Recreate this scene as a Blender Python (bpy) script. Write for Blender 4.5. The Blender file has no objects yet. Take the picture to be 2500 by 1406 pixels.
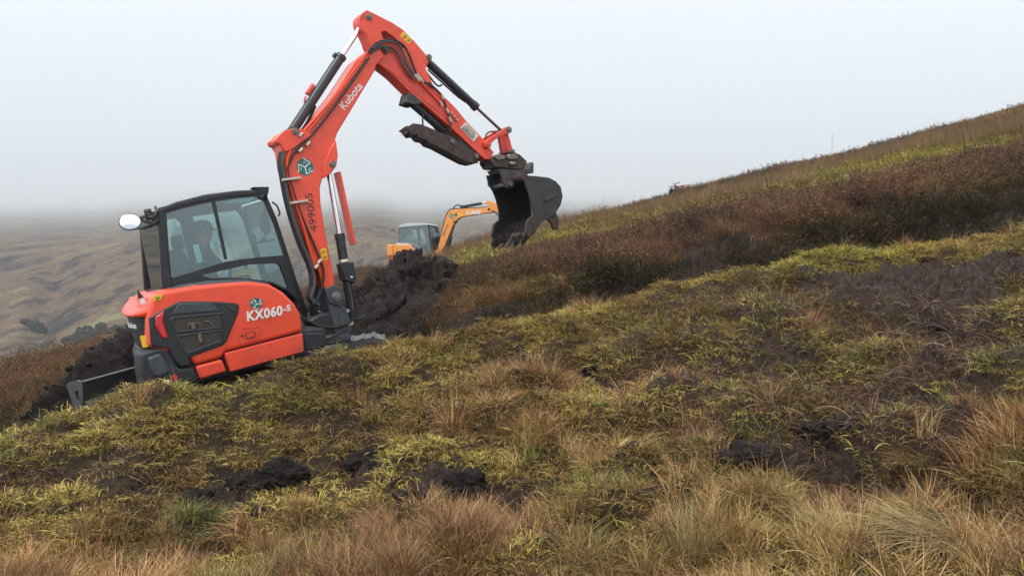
import bpy, bmesh, math, random
import numpy as np
from mathutils import Vector, Matrix, noise as mnoise
from mathutils.geometry import tessellate_polygon

# ------------------------------------------------------------------ camera, sky, light
sc = bpy.context.scene
random.seed(7); np.random.seed(7)
FPX, PCX, PCY = 1878.0, 1250.0, 703.0          # focal length and centre for a 2500 px wide frame
cam_d = bpy.data.cameras.new('camera'); cam = bpy.data.objects.new('camera', cam_d)
sc.collection.objects.link(cam); sc.camera = cam
cam_d.sensor_width = 36.0; cam_d.lens = 36.0 * FPX / 2500.0
cam_d.clip_start = 0.05; cam_d.clip_end = 20000.0
cam.location = (0, 0, 0); cam.rotation_euler = (math.radians(90), 0, 0)

SUN_EL, SUN_AZ = math.radians(58), math.radians(215)   # azimuth clockwise from +Y
w = bpy.data.worlds.new('World'); sc.world = w; w.use_nodes = True
nt = w.node_tree; nt.nodes.clear()
wo = nt.nodes.new('ShaderNodeOutputWorld')
sky = nt.nodes.new('ShaderNodeTexSky'); sky.sky_type = 'NISHITA'; sky.sun_disc = False
sky.sun_elevation = SUN_EL; sky.sun_rotation = SUN_AZ; sky.dust_density = 6.0; sky.air_density = 1.5
hs = nt.nodes.new('ShaderNodeHueSaturation'); hs.inputs['Saturation'].default_value = 0.25
nt.links.new(sky.outputs[0], hs.inputs['Color'])
bg1 = nt.nodes.new('ShaderNodeBackground'); bg1.inputs[1].default_value = 0.05
nt.links.new(hs.outputs[0], bg1.inputs[0])
# closed cloud deck: about three times brighter overhead than at the horizon
tc = nt.nodes.new('ShaderNodeTexCoord'); sx = nt.nodes.new('ShaderNodeSeparateXYZ')
nt.links.new(tc.outputs['Generated'], sx.inputs[0])
cr = nt.nodes.new('ShaderNodeValToRGB')
cr.color_ramp.elements[0].position = 0.0; cr.color_ramp.elements[0].color = (0.46, 0.515, 0.56, 1)
cr.color_ramp.elements[1].position = 1.0; cr.color_ramp.elements[1].color = (1.0, 1.0, 1.0, 1)
e = cr.color_ramp.elements.new(0.22); e.color = (0.68, 0.73, 0.79, 1)
e = cr.color_ramp.elements.new(0.45); e.color = (0.85, 0.88, 0.92, 1)
nt.links.new(sx.outputs[2], cr.inputs[0])
bg2 = nt.nodes.new('ShaderNodeBackground'); bg2.inputs[1].default_value = 1.0
cn = nt.nodes.new('ShaderNodeTexNoise'); cn.inputs['Scale'].default_value = 3.0; cn.inputs['Detail'].default_value = 5.0; cn.inputs['Distortion'].default_value = 0.6
cmap = nt.nodes.new('ShaderNodeMapping'); cmap.inputs['Scale'].default_value = (1.0, 1.0, 2.6)
nt.links.new(tc.outputs['Generated'], cmap.inputs[0]); nt.links.new(cmap.outputs[0], cn.inputs['Vector'])
cmr = nt.nodes.new('ShaderNodeMapRange'); cmr.inputs[1].default_value = 0.3; cmr.inputs[2].default_value = 0.7; cmr.inputs[3].default_value = 0.93; cmr.inputs[4].default_value = 1.07
nt.links.new(cn.outputs[0], cmr.inputs[0])
cmx = nt.nodes.new('ShaderNodeMix'); cmx.data_type = 'RGBA'; cmx.blend_type = 'MULTIPLY'; cmx.inputs[0].default_value = 1.0
nt.links.new(cr.outputs[0], cmx.inputs[6]); nt.links.new(cmr.outputs[0], cmx.inputs[7])
nt.links.new(cmx.outputs[2], bg2.inputs[0])
ad = nt.nodes.new('ShaderNodeAddShader')
nt.links.new(bg1.outputs[0], ad.inputs[0]); nt.links.new(bg2.outputs[0], ad.inputs[1])
nt.links.new(ad.outputs[0], wo.inputs[0])

sd = bpy.data.lights.new('sun', 'SUN'); sun = bpy.data.objects.new('sun', sd); sc.collection.objects.link(sun)
sd.energy = 1.5; sd.angle = math.radians(20); sd.color = (1.0, 0.97, 0.93)
dirv = Vector((math.sin(SUN_AZ) * math.cos(SUN_EL), math.cos(SUN_AZ) * math.cos(SUN_EL), math.sin(SUN_EL)))
sun.rotation_euler = dirv.to_track_quat('Z', 'Y').to_euler()

sc.view_settings.view_transform = 'Standard'; sc.view_settings.look = 'None'
sc.view_settings.exposure = 0.42; sc.view_settings.gamma = 1.0
sc.view_settings.use_curve_mapping = False
sc.cycles.use_denoising = True
sc.cycles.max_bounces = 6; sc.cycles.diffuse_bounces = 1; sc.cycles.glossy_bounces = 2
sc.cycles.transmission_bounces = 4; sc.cycles.transparent_max_bounces = 24; sc.cycles.volume_bounces = 3
sc.cycles.filter_width = 1.5
sc.cycles.sample_clamp_indirect = 4.0

C = sc.collection

# ------------------------------------------------------------------ helpers: materials
def N(t, kind, **kw):
    n = t.nodes.new(kind)
    for k, v in kw.items():
        setattr(n, k, v)
    return n

def newmat(name):
    m = bpy.data.materials.new(name); m.use_nodes = True
    t = m.node_tree
    return m, t, t.nodes['Principled BSDF']

def rgb(c): return (c[0], c[1], c[2], 1.0)

def mat(name, col, rough=0.5, metal=0.0, dirt=0.0, dirtcol=(0.05, 0.035, 0.025), scale=6.0, bump=0.0, spec=0.5, coat=0.0, var=0.12, streak=False):
    m, t, b = newmat(name)
    co = N(t, 'ShaderNodeTexCoord')
    n1 = N(t, 'ShaderNodeTexNoise'); n1.inputs['Scale'].default_value = scale; n1.inputs['Detail'].default_value = 6
    if streak:
        mp = N(t, 'ShaderNodeMapping'); mp.inputs['Scale'].default_value = (1, 1, 0.3)
        t.links.new(co.outputs['Object'], mp.inputs[0]); t.links.new(mp.outputs[0], n1.inputs['Vector'])
    else:
        t.links.new(co.outputs['Object'], n1.inputs['Vector'])
    r1 = N(t, 'ShaderNodeMapRange'); r1.inputs[1].default_value = 0.3; r1.inputs[2].default_value = 0.7
    r1.inputs[3].default_value = 1 - var; r1.inputs[4].default_value = 1 + var
    t.links.new(n1.outputs[0], r1.inputs[0])
    mx = N(t, 'ShaderNodeMix', data_type='RGBA', blend_type='MULTIPLY'); mx.inputs[0].default_value = 1
    mx.inputs[6].default_value = rgb(col); t.links.new(r1.outputs[0], mx.inputs[7])
    out = mx.outputs[2]
    if dirt > 0:
        n2 = N(t, 'ShaderNodeTexNoise'); n2.inputs['Scale'].default_value = scale * 1.7; n2.inputs['Detail'].default_value = 9
        n2.inputs['Roughness'].default_value = 0.7
        t.links.new(co.outputs['Object'], n2.inputs['Vector'])
        r2 = N(t, 'ShaderNodeMapRange'); r2.inputs[1].default_value = 0.62 - 0.3 * dirt; r2.inputs[2].default_value = 0.8 - 0.25 * dirt
        r2.inputs[3].default_value = 0; r2.inputs[4].default_value = min(1.0, 0.5 + dirt * 0.5)
        t.links.new(n2.outputs[0], r2.inputs[0])
        m2 = N(t, 'ShaderNodeMix', data_type='RGBA'); t.links.new(r2.outputs[0], m2.inputs[0])
        t.links.new(out, m2.inputs[6]); m2.inputs[7].default_value = rgb(dirtcol); out = m2.outputs[2]
        m3 = N(t, 'ShaderNodeMix'); t.links.new(r2.outputs[0], m3.inputs[0]); m3.inputs[2].default_value = rough; m3.inputs[3].default_value = 0.85
        t.links.new(m3.outputs[0], b.inputs['Roughness'])
    else:
        r3 = N(t, 'ShaderNodeMapRange'); r3.inputs[3].default_value = max(0.03, rough - 0.08); r3.inputs[4].default_value = min(1, rough + 0.1)
        t.links.new(n1.outputs[0], r3.inputs[0]); t.links.new(r3.outputs[0], b.inputs['Roughness'])
    t.links.new(out, b.inputs['Base Color'])
    b.inputs['Metallic'].default_value = metal; b.inputs['Specular IOR Level'].default_value = spec
    b.inputs['Coat Weight'].default_value = coat; b.inputs['Coat Roughness'].default_value = 0.12
    if bump > 0:
        n4 = N(t, 'ShaderNodeTexNoise'); n4.inputs['Scale'].default_value = scale * 6; n4.inputs['Detail'].default_value = 5
        t.links.new(co.outputs['Object'], n4.inputs['Vector'])
        bp = N(t, 'ShaderNodeBump'); bp.inputs['Strength'].default_value = bump; bp.inputs['Distance'].default_value = 0.01
        t.links.new(n4.outputs[0], bp.inputs['Height']); t.links.new(bp.outputs[0], b.inputs['Normal'])
    return m

def glassmat(name, tint, gloss=0.06, rough=0.02):
    m, t, b = newmat(name); t.nodes.remove(b)
    o = t.nodes['Material Output']
    tr = N(t, 'ShaderNodeBsdfTransparent'); tr.inputs[0].default_value = rgb(tint)
    gl = N(t, 'ShaderNodeBsdfGlossy'); gl.inputs['Roughness'].default_value = rough; gl.inputs[0].default_value = (0.9, 0.95, 0.95, 1)
    fr = N(t, 'ShaderNodeFresnel'); fr.inputs[0].default_value = 1.45
    ma = N(t, 'ShaderNodeMath', operation='ADD'); ma.inputs[1].default_value = gloss; t.links.new(fr.outputs[0], ma.inputs[0])
    mx = N(t, 'ShaderNodeMixShader'); t.links.new(ma.outputs[0], mx.inputs[0])
    t.links.new(tr.outputs[0], mx.inputs[1]); t.links.new(gl.outputs[0], mx.inputs[2]); t.links.new(mx.outputs[0], o.inputs[0])
    return m

M = {}
M['red'] = mat('red_paint', (0.80, 0.070, 0.024), 0.36, dirt=0.13, dirtcol=(0.42, 0.06, 0.035), scale=4.0, coat=0.2, var=0.10)
M['red_old'] = mat('worn_red_paint', (0.70, 0.065, 0.04), 0.45, dirt=0.22, dirtcol=(0.09, 0.045, 0.03), scale=5.0, var=0.1)
M['red_low'] = mat('splashed_red_paint', (0.78, 0.075, 0.034), 0.4, dirt=0.24, dirtcol=(0.16, 0.055, 0.035), scale=4.0, var=0.1)
M['black'] = mat('black_plastic', (0.018, 0.02, 0.023), 0.5, dirt=0.12, dirtcol=(0.05, 0.045, 0.04), scale=5.0)
M['dgrey'] = mat('dark_grey_plastic', (0.05, 0.057, 0.065), 0.5, dirt=0.15, dirtcol=(0.07, 0.06, 0.05), scale=5.0)
M['frame'] = mat('black_cab_frame', (0.016, 0.018, 0.021), 0.4, dirt=0.08, scale=4.0)
M['steel'] = mat('muddy_steel', (0.075, 0.07, 0.066), 0.5, metal=0.35, dirt=0.55, dirtcol=(0.035, 0.022, 0.017), scale=6.0, bump=0.5)
M['bladesteel'] = mat('grey_blade_steel', (0.085, 0.088, 0.092), 0.5, metal=0.3, dirt=0.35, dirtcol=(0.06, 0.045, 0.035), scale=5.0, bump=0.3)
M['bucketsteel'] = mat('dark_bucket_steel', (0.05, 0.047, 0.047), 0.38, metal=0.3, dirt=0.4, dirtcol=(0.035, 0.02, 0.016), scale=5.0, bump=0.4)
M['rust'] = mat('rusty_steel', (0.075, 0.05, 0.042), 0.7, metal=0.1, dirt=0.6, dirtcol=(0.028, 0.02, 0.017), scale=9.0, bump=0.6)
M['pin'] = mat('pin_steel', (0.20, 0.17, 0.15), 0.45, metal=0.5, dirt=0.4, scale=20.0)
M['cyl'] = mat('cylinder_paint', (0.022, 0.026, 0.032), 0.35, dirt=0.15, dirtcol=(0.06, 0.05, 0.045), scale=5.0)
M['chrome'] = mat('chrome_rod', (0.85, 0.86, 0.88), 0.08, metal=1.0, var=0.03)
M['dullrod'] = mat('dull_rod', (0.16, 0.12, 0.12), 0.3, metal=0.7, var=0.1)
M['rubber'] = mat('hose_rubber', (0.014, 0.014, 0.015), 0.55, scale=10)
M['hosegrey'] = mat('dusty_hose', (0.07, 0.06, 0.055), 0.65, dirt=0.3, scale=12)
M['track'] = mat('rubber_track', (0.13, 0.13, 0.135), 0.55, dirt=0.3, dirtcol=(0.06, 0.045, 0.035), scale=6, bump=0.3)
M['white'] = mat('white_print', (0.75, 0.75, 0.74), 0.5, var=0.04)
M['grey_print'] = mat('dark_print', (0.03, 0.03, 0.032), 0.5, var=0.05)
M['green_print'] = mat('green_print', (0.02, 0.14, 0.11), 0.5, var=0.05)
M['yellow'] = mat('yellow_decal', (0.75, 0.45, 0.015), 0.5, dirt=0.06, var=0.05)
M['lamp_red'] = mat('red_lens', (0.55, 0.012, 0.02), 0.15, coat=0.5)
M['dimpipe'] = mat('dim_pipework', (0.13, 0.11, 0.09), 0.6)
M['brass'] = mat('plated_fitting', (0.55, 0.5, 0.4), 0.35, metal=0.6, dirt=0.2, scale=20)
M['sticker'] = mat('cream_sticker', (0.72, 0.66, 0.55), 0.6, var=.05)
M['mirror'] = mat('mirror_glass', (0.92, 0.94, 0.97), 0.04, metal=1.0, var=0.01)
M['glass'] = glassmat('tinted_glass', (0.80, 0.92, 0.92), 0.085)
M['seat'] = mat('seat_fabric', (0.02, 0.02, 0.022), 0.85)
M['cabin'] = mat('cabin_trim', (0.06, 0.065, 0.07), 0.7)
M['mesh'] = mat('vent_mesh', (0.045, 0.036, 0.03), 0.8, dirt=0.35, dirtcol=(0.085, 0.06, 0.045), scale=14)
M['orange'] = mat('orange_paint', (0.72, 0.27, 0.06), 0.45, dirt=0.12, dirtcol=(0.12, 0.07, 0.04), scale=2.5, var=0.07)
M['cabgrey'] = mat('blue_grey_cab', (0.12, 0.14, 0.155), 0.5, dirt=0.1, scale=3)
M['roofgrey'] = mat('pale_cab_roof', (0.42, 0.47, 0.5), 0.5, dirt=0.1, scale=3)
M['skin'] = mat('skin', (0.30, 0.16, 0.115), 0.6)
M['cloth_dark'] = mat('dark_cloth', (0.018, 0.02, 0.025), 0.9, var=0.2)
M['cloth_hivis'] = mat('hivis_cloth', (0.45, 0.62, 0.10), 0.8, var=0.15)
M['cloth_pale'] = mat('pale_cloth', (0.35, 0.45, 0.42), 0.8, var=0.15)

# ------------------------------------------------------------------ helpers: meshes
def link(name, me, parent=None, m=None):
    o = bpy.data.objects.new(name, me); C.objects.link(o)
    if parent is not None: o.parent = parent
    if m is not None and me is not None:
        me.materials.clear(); me.materials.append(M[m] if isinstance(m, str) else m)
    return o

def tag(o, label=None, cat=None, group=None, kind=None):
    if label: o['label'] = label
    if cat: o['category'] = cat
    if group: o['group'] = group
    if kind: o['kind'] = kind
    return o

def empty(name, mtx=None, loc=None):
    o = bpy.data.objects.new(name, None); C.objects.link(o); o.empty_display_size = 0.2
    if mtx is not None: o.matrix_world = mtx
    if loc is not None: o.location = loc
    return o

class MB:
    """collects shapes, then builds ONE mesh object"""
    def __init__(s): s.v = []; s.f = []
    def add(s, vs, fs):
        k = len(s.v); s.v += [tuple(p) for p in vs]; s.f += [tuple(i + k for i in f) for f in fs]; return s
    def prism(s, pts, w0, w1, holes=()):
        """side outline (s,h), extruded across from w0 to w1"""
        polys = [list(pts)] + [list(h) for h in holes]
        flat = [p for q in polys for p in q]
        tris = tessellate_polygon([[Vector((p[0], p[1], 0)) for p in q] for q in polys])
        n = len(flat); vs = [(p[0], w0, p[1]) for p in flat] + [(p[0], w1, p[1]) for p in flat]
        fs = []
        if not holes:
            fs.append(tuple(range(n))); fs.append(tuple(range(2 * n - 1, n - 1, -1)))
        else:
            for t in tris: fs.append(tuple(t)); fs.append(tuple(i + n for i in reversed(t)))
        k = 0
        for q in polys:
            L = len(q)
            for i in range(L):
                a, b = k + i, k + (i + 1) % L
                fs.append((b, a, a + n, b + n))
            k += L
        return s.add(vs, fs)
    def box(s, x0, x1, y0, y1, z0, z1):
        vs = [(x, y, z) for x in (x0, x1) for y in (y0, y1) for z in (z0, z1)]
        return s.add(vs, [(0, 1, 3, 2), (4, 6, 7, 5), (0, 4, 5, 1), (2, 3, 7, 6), (0, 2, 6, 4), (1, 5, 7, 3)])
    def tube(s, pts, r, n=8, smooth=True, sub=6, caps=True):
        P = [Vector(p) for p in pts]
        if smooth and len(P) > 2:
            Q = []
            for i in range(len(P) - 1):
                p0 = P[max(i - 1, 0)]; p1 = P[i]; p2 = P[i + 1]; p3 = P[min(i + 2, len(P) - 1)]
                for k in range(sub):
                    t = k / sub
                    Q.append(0.5 * ((2 * p1) + (p2 - p0) * t + (2 * p0 - 5 * p1 + 4 * p2 - p3) * t * t + (3 * p1 - p0 - 3 * p2 + p3) * t ** 3))
            Q.append(P[-1]); P = Q
        vs = []; up = None
        for i, p in enumerate(P):
            d = (P[min(i + 1, len(P) - 1)] - P[max(i - 1, 0)]).normalized()
            if up is None:
                up = d.orthogonal().normalized()
            up = (up - d * up.dot(d)).normalized()
            sd_ = d.cross(up); rr = r[i] if isinstance(r, (list, tuple)) else r
            for k in range(n):
                a = 2 * math.pi * k / n
                vs.append(p + (up * math.cos(a) + sd_ * math.sin(a)) * rr)
        fs = []
        for i in range(len(P) - 1):
            for k in range(n):
                a = i * n + k; b = i * n + (k + 1) % n
                fs.append((a, b, b + n, a + n))
        if caps:
            fs.append(tuple(range(n - 1, -1, -1))); fs.append(tuple(range((len(P) - 1) * n, len(P) * n)))
        return s.add(vs, fs)
    def cyl(s, p0, p1, r, n=16): return s.tube([p0, p1], r, n, False)
    def build(s, name, m, parent=None, bevel=0.0, seg=2, smooth=False, ang=35):
        me = bpy.data.meshes.new(name); me.from_pydata(s.v, [], s.f); me.update()
        bm = bmesh.new(); bm.from_mesh(me); bmesh.ops.recalc_face_normals(bm, faces=bm.faces); bm.to_mesh(me); bm.free()
        o = link(name, me, parent, m)
        if bevel > 0:
            b = o.modifiers.new('edge', 'BEVEL'); b.width = bevel; b.segments = seg; b.limit_method = 'ANGLE'; b.angle_limit = math.radians(ang)
            b.harden_normals = False
        if smooth or bevel > 0:
            for p in me.polygons: p.use_smooth = True
            try: me.set_sharp_from_angle(angle=math.radians(40))
            except Exception: pass
        return o

def text(name, body, m, parent, origin, xdir, ydir, size, extr=0.002, bold=0.0, fit=None, shear=0.0, align='LEFT'):
    """lettering mesh; origin and axes in the parent's frame"""
    cu = bpy.data.curves.new(name, 'FONT'); cu.body = body; cu.size = 1.0; cu.extrude = 0.01; cu.offset = bold; cu.shear = shear
    cu.resolution_u = 3; cu.space_character = 1.0 + bold * 2.5; cu.align_x = align
    tmp = bpy.data.objects.new('tmp', cu); C.objects.link(tmp)
    dg = bpy.context.evaluated_depsgraph_get(); dg.update()
    me = bpy.data.meshes.new_from_object(tmp.evaluated_get(dg)); bpy.data.objects.remove(tmp)
    xs = [v.co.x for v in me.vertices]; wid = max(xs) - min(xs)
    X = Vector(xdir).normalized(); Y = Vector(ydir); Y = (Y - X * Y.dot(X)).normalized(); Z = X.cross(Y)
    sxy = size if fit is None else fit / wid
    sy = size
    for v in me.vertices:
        c = v.co; v.co = Vector(origin) + X * (c.x * sxy) + Y * (c.y * sy) + Z * (c.z / 0.01 * extr)
    me.name = name
    return link(name, me, parent, m)

# ------------------------------------------------------------------ noise
def _h(ix, iy, seed):
    n = (ix.astype(np.int64) * 374761393 + iy.astype(np.int64) * 668265263 + seed * 1442695041) & 0xffffffff
    n = ((n ^ (n >> 13)) * 1274126177) & 0xffffffff
    return ((n ^ (n >> 16)) & 0xffff) / 65535.0
def vnoise(x, y, seed=0):
    x = np.asarray(x, float); y = np.asarray(y, float)
    ix = np.floor(x); iy = np.floor(y); fx = x - ix; fy = y - iy
    fx = fx * fx * (3 - 2 * fx); fy = fy * fy * (3 - 2 * fy)
    a = _h(ix, iy, seed); b = _h(ix + 1, iy, seed); c = _h(ix, iy + 1, seed); d = _h(ix + 1, iy + 1, seed)
    return (a * (1 - fx) + b * fx) * (1 - fy) + (c * (1 - fx) + d * fx) * fy
def fbm(x, y, o=4, seed=0, g=0.5):
    s = 0; a = 1; t = 0
    for i in range(o):
        s = s + a * vnoise(x * 2 ** i + 17.3 * i, y * 2 ** i - 9.1 * i, seed + i); t += a; a *= g
    return s / t
def vnoise3(x, y, z, seed=0):
    iz = np.floor(z); f = z - iz; f = f * f * (3 - 2 * f); a = np.zeros_like(x)
    ix = np.floor(x); iy = np.floor(y); fx = x - ix; fy = y - iy; fx = fx * fx * (3 - 2 * fx); fy = fy * fy * (3 - 2 * fy)
    for k, wk in ((0, 1 - f), (1, f)):
        zz = (iz + k).astype(np.int64) * 7919
        def h(dx, dy):
            n = ((ix + dx).astype(np.int64) * 374761393 + (iy + dy).astype(np.int64) * 668265263 + zz * 2147483647 + seed * 1442695041) & 0xffffffff
            n = ((n ^ (n >> 13)) * 1274126177) & 0xffffffff; n = ((n ^ (n >> 15)) * 2246822519) & 0xffffffff
            return ((n ^ (n >> 16)) & 0xffff) / 65535.0
        a = a + wk * ((h(0, 0) * (1 - fx) + h(1, 0) * fx) * (1 - fy) + (h(0, 1) * (1 - fx) + h(1, 1) * fx) * fy)
    return a
def ridged3(x, y, z, o=4, seed=0, g=.5):
    s = 0; a = 1; t = 0
    for i in range(o):
        s = s + a * (1 - np.abs(2 * vnoise3(x * 2 ** i + 5.1 * i, y * 2 ** i, z * 2 ** i - 3.3 * i, seed + i) - 1)); t += a; a *= g
    return s / t
def sstep(a, b, x):
    t = np.clip((np.asarray(x, float) - a) / (b - a), 0, 1); return t * t * (3 - 2 * t)
# ------------------------------------------------------------------ the hillside we stand on
# machine plane
def frame(theta, phi):
    t, p = math.radians(theta), math.radians(phi)
    F = Vector((math.cos(p) * math.cos(t), math.cos(p) * math.sin(t), math.sin(p))); W = Vector((-math.sin(t), math.cos(t), 0))
    return F, W, F.cross(W)
def mtx(F, W, U, O):
    m = Matrix.Identity(4)
    for i in range(3):
        m[i][0], m[i][1], m[i][2], m[i][3] = F[i], W[i], U[i], O[i]
    return m
RF = frame(35, 11.5); RO = Vector((-2.8954, 8.7, -1.399))
OF = frame(-18, 5); OO = Vector(((1005 - PCX) / FPX * 40, 40.0, (PCY - 677) / FPX * 40))
def bench(x, y):      # plane the red machine stands on
    n = RF[2]; return RO.z - (n.x * (x - RO.x) + n.y * (y - RO.y)) / n.z

def K(*kv):
    return np.array([a for a, b in kv], float), np.array([b for a, b in kv], float)
TPS = 6.0
TP = np.arange(-2000, 4601, TPS)
def curve(kv, sm=3):
    sm = int(sm * 10 / TPS)
    a, b = K(*kv); y = np.interp(TP, a, b)
    if sm:
        k = np.exp(-0.5 * (np.arange(-3 * sm, 3 * sm + 1) / sm) ** 2); k /= k.sum()
        y = np.convolve(np.pad(y, 3 * sm, mode='edge'), k, mode='valid')
    return y
def zof(py, Y): return (PCY - py) / FPX * Y

U_ = (TP - PCX) / FPX
rows = []                                                     # (Y, z) for each control row
rows.append((np.full_like(TP, 0.9), -1.52 + 0.10 * U_))
Y1 = curve([(-2000, 5.0), (0, 4.7), (1250, 4.1), (2100, 3.5), (2500, 3.2), (4600, 2.4)])
rows.append((Y1, zof(curve([(-2000, 1480), (0, 1420), (1250, 1406), (2500, 1400), (4600, 1260)]), Y1)))
Y2 = curve([(-2000, 6.0), (0, 5.5), (600, 5.25), (1250, 4.9), (2100, 4.6), (2500, 4.4), (4600, 3.6)])
rows.append((Y2, zof(curve([(-2000, 1400), (0, 1235), (600, 1240), (1250, 1222), (1700, 1150), (2100, 1110), (2500, 1015), (4600, 620)]), Y2)))
Y3 = curve([(-2000, 6.6), (0, 6.7), (600, 6.75), (980, 7.4), (1200, 8.2), (1450, 8.8), (1800, 9.2), (2500, 9.0), (4600, 8.0)])
crest = [(-2000, 1400), (-600, 1200), (0, 1070), (190, 1004), (350, 956), (500, 944), (750, 898), (900, 862), (980, 840), (1200, 806), (1300, 785), (1450, 757), (1700, 693), (1830, 652), (2100, 622), (2300, 593), (2500, 555), (4600, 60)]
Z3 = zof(curve(crest, 2), Y3)
rows.append((Y3, Z3))
rt = sstep(940, 1160, TP)                                      # 0 = bench side, 1 = trench side
def mixrow(YL, YR, zL, zR):
    Y = YL * (1 - rt) + YR * rt
    return Y, zL, zR
def row(YL, zLf, YR, zR):
    Y = YL * (1 - rt) + YR * rt
    rows.append((Y, (zLf(U_ * YL, YL) * (1 - rt) + zR * rt)))
row(Y3 + 0.40, bench, Y3 + 0.34, Z3 - 0.85)
row(np.full_like(TP, 9.3), bench, Y3 + 0.85, Z3 - 0.95)
Y6r = Y3 + 1.15
lip = curve([(-2000, 1000), (1000, 815), (1100, 785), (1300, 738), (1450, 702), (1700, 630), (1830, 590), (2100, 548), (2300, 510), (2500, 468), (4600, -60)])
row(np.full_like(TP, 11.2), bench, Y6r, zof(lip, Y6r))
skyl = [(-2000, 1150), (-600, 985), (0, 897), (200, 865), (330, 832), (500, 800), (700, 742), (850, 672), (900, 662), (950, 663), (1000, 659), (1100, 618), (1250, 582), (1380, 559), (1500, 533), (1600, 510), (1640, 498), (1700, 478), (1750, 466), (1900, 431), (2000, 413), (2100, 394), (2250, 353), (2400, 317), (2500, 288), (4600, -324)]
YS = curve([(-2000, 12), (0, 14), (500, 15), (700, 18), (850, 38), (1000, 47), (1250, 55), (1640, 75), (2500, 72), (4600, 60)])
ZS = zof(curve(skyl, 2), YS)
def between(k, YR, pyR):
    """rows 7..9: left columns run from bench to the brown knoll, right ones over heather, moss and rushes"""
    YL = 11.2 + (YS - 11.2) * k * 0.97
    zb = bench(U_ * 11.2, 11.2); zL = zb + (ZS - zb) * (k ** 0.8)
    zR = zof(pyR, YR)
    r2 = sstep(880, 1120, TP)
    rows.append((YL * (1 - r2) + YR * r2, zL * (1 - r2) + zR * r2))
between(0.3, curve([(-2000, 16), (1000, 18), (1250, 20), (1800, 21), (2500, 21), (4600, 20)]),
        curve([(-2000, 900), (1000, 690), (1140, 668), (1250, 630), (1400, 592), (1620, 552), (1840, 503), (2060, 456), (2280, 400), (2500, 364), (4600, -100)]))
between(0.55, curve([(-2000, 22), (1000, 25), (1250, 27), (1800, 28), (2500, 28), (4600, 26)]),
        curve([(-2000, 880), (1000, 680), (1100, 650), (1250, 596), (1400, 562), (1620, 530), (1840, 480), (2060, 427), (2280, 372), (2500, 332), (4600, -160)]))
between(0.8, curve([(-2000, 30), (1000, 38), (1250, 42), (1800, 47), (2500, 46), (4600, 40)]),
        curve([(-2000, 870), (1000, 679), (1100, 640), (1250, 590), (1400, 562), (1620, 520), (1840, 466), (2060, 418), (2280, 360), (2500, 310), (4600, -280)]))
rows.append((YS, ZS))
rows.append((YS * 1.18 + 1.0, ZS - 0.035 * YS - 0.3))
rows.append((YS * 1.6 + 10, ZS - 0.25 * YS - 3))
rows.append((YS * 2.2 + 60, ZS * 0 - 45.0))
RY = np.array([r[0] for r in rows]); RZ = np.array([r[1] for r in rows])
NR = len(rows)

def pchip(A, t):
    """monotone cubic through the rows of A (rows x cols) at row coordinate t (1-D)"""
    d = np.diff(A, axis=0)
    m = np.zeros_like(A); m[0] = d[0]; m[-1] = d[-1]
    a, b = d[:-1], d[1:]
    m[1:-1] = np.where(a * b > 0, 2 * a * b / (a + b + 1e-12 * np.sign(a + b) + 1e-30), 0)
    i = np.clip(np.floor(t).astype(int), 0, len(A) - 2); f = (t - i)[:, None]
    h00 = 2 * f ** 3 - 3 * f ** 2 + 1; h10 = f ** 3 - 2 * f ** 2 + f; h01 = -2 * f ** 3 + 3 * f ** 2; h11 = f ** 3 - f ** 2
    return h00 * A[i] + h10 * m[i] + h01 * A[i + 1] + h11 * m[i + 1]

seg_n = [14, 64, 84, 120, 14, 16, 22, 48, 26, 26, 26, 8, 8, 8]
T = np.concatenate([np.linspace(k, k + 1, seg_n[k], endpoint=False) for k in range(NR - 1)] + [[NR - 1.0]])
GY = pchip(RY, T); GZ = pchip(RZ, T)
GP = np.broadcast_to(TP, GY.shape).copy(); GX = (GP - PCX) / FPX * GY
GT = np.broadcast_to(T[:, None], GY.shape).copy()
PYs = PCY - FPX * GZ / GY                                     # projected height of the smooth surface, for masks

# bare peat: (px, py, half width, half height, tilt) of the openings in the turf
PEAT = [(240, 1148, 110, 42, -.15), (130, 1200, 110, 22, -.1), (700, 1150, 60, 26, -.4), (20, 1165, 70, 18, -.1), (340, 1198, 80, 30, -.2), (590, 1195, 135, 58, -.3), (900, 1120, 85, 55, -.4), (1150, 1222, 180, 40, .02),
        (640, 1268, 40, 22, 0), (1130, 1185, 45, 26, 0), (2110, 705, 130, 40, -.15), (2290, 690, 160, 62, -.1), (2330, 790, 85, 95, .1), (2290, 890, 70, 60, .3), (2200, 940, 120, 35, -.3),
        (2060, 1165, 120, 55, -.1), (1830, 1128, 100, 34, 0), (2010, 1075, 140, 38, -.35), (2240, 985, 190, 32, -.15),
        (2430, 655, 120, 32, 0), (960, 945, 70, 20, -.1), (1440, 905, 32, 16, 0), (2290, 1375, 55, 16, 0), (1690, 1225, 60, 14, 0),
        (1980, 1215, 45, 40, .6), (820, 1035, 55, 16, -.2), (300, 1010, 40, 12, -.2), (60, 1130, 70, 14, -.2), (1500, 1010, 60, 14, -.1)]
wx = (fbm(GX * 3.1, GY * 3.1, 3, 11) - .5); wy = (fbm(GX * 3.1, GY * 3.1, 3, 23) - .5)
peat = np.zeros_like(GX)
for (a, b, rx, ry, tl) in PEAT:
    dx = GP + wx * 110 - a; dy = PYs + wy * 55 - b
    u = (dx * math.cos(tl) + dy * math.sin(tl)) / rx; v = (-dx * math.sin(tl) + dy * math.cos(tl)) / ry
    peat = np.maximum(peat, 1 - sstep(0.75, 1.2, np.sqrt(u * u + v * v)))
peat *= (GT < 3.15)
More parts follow.
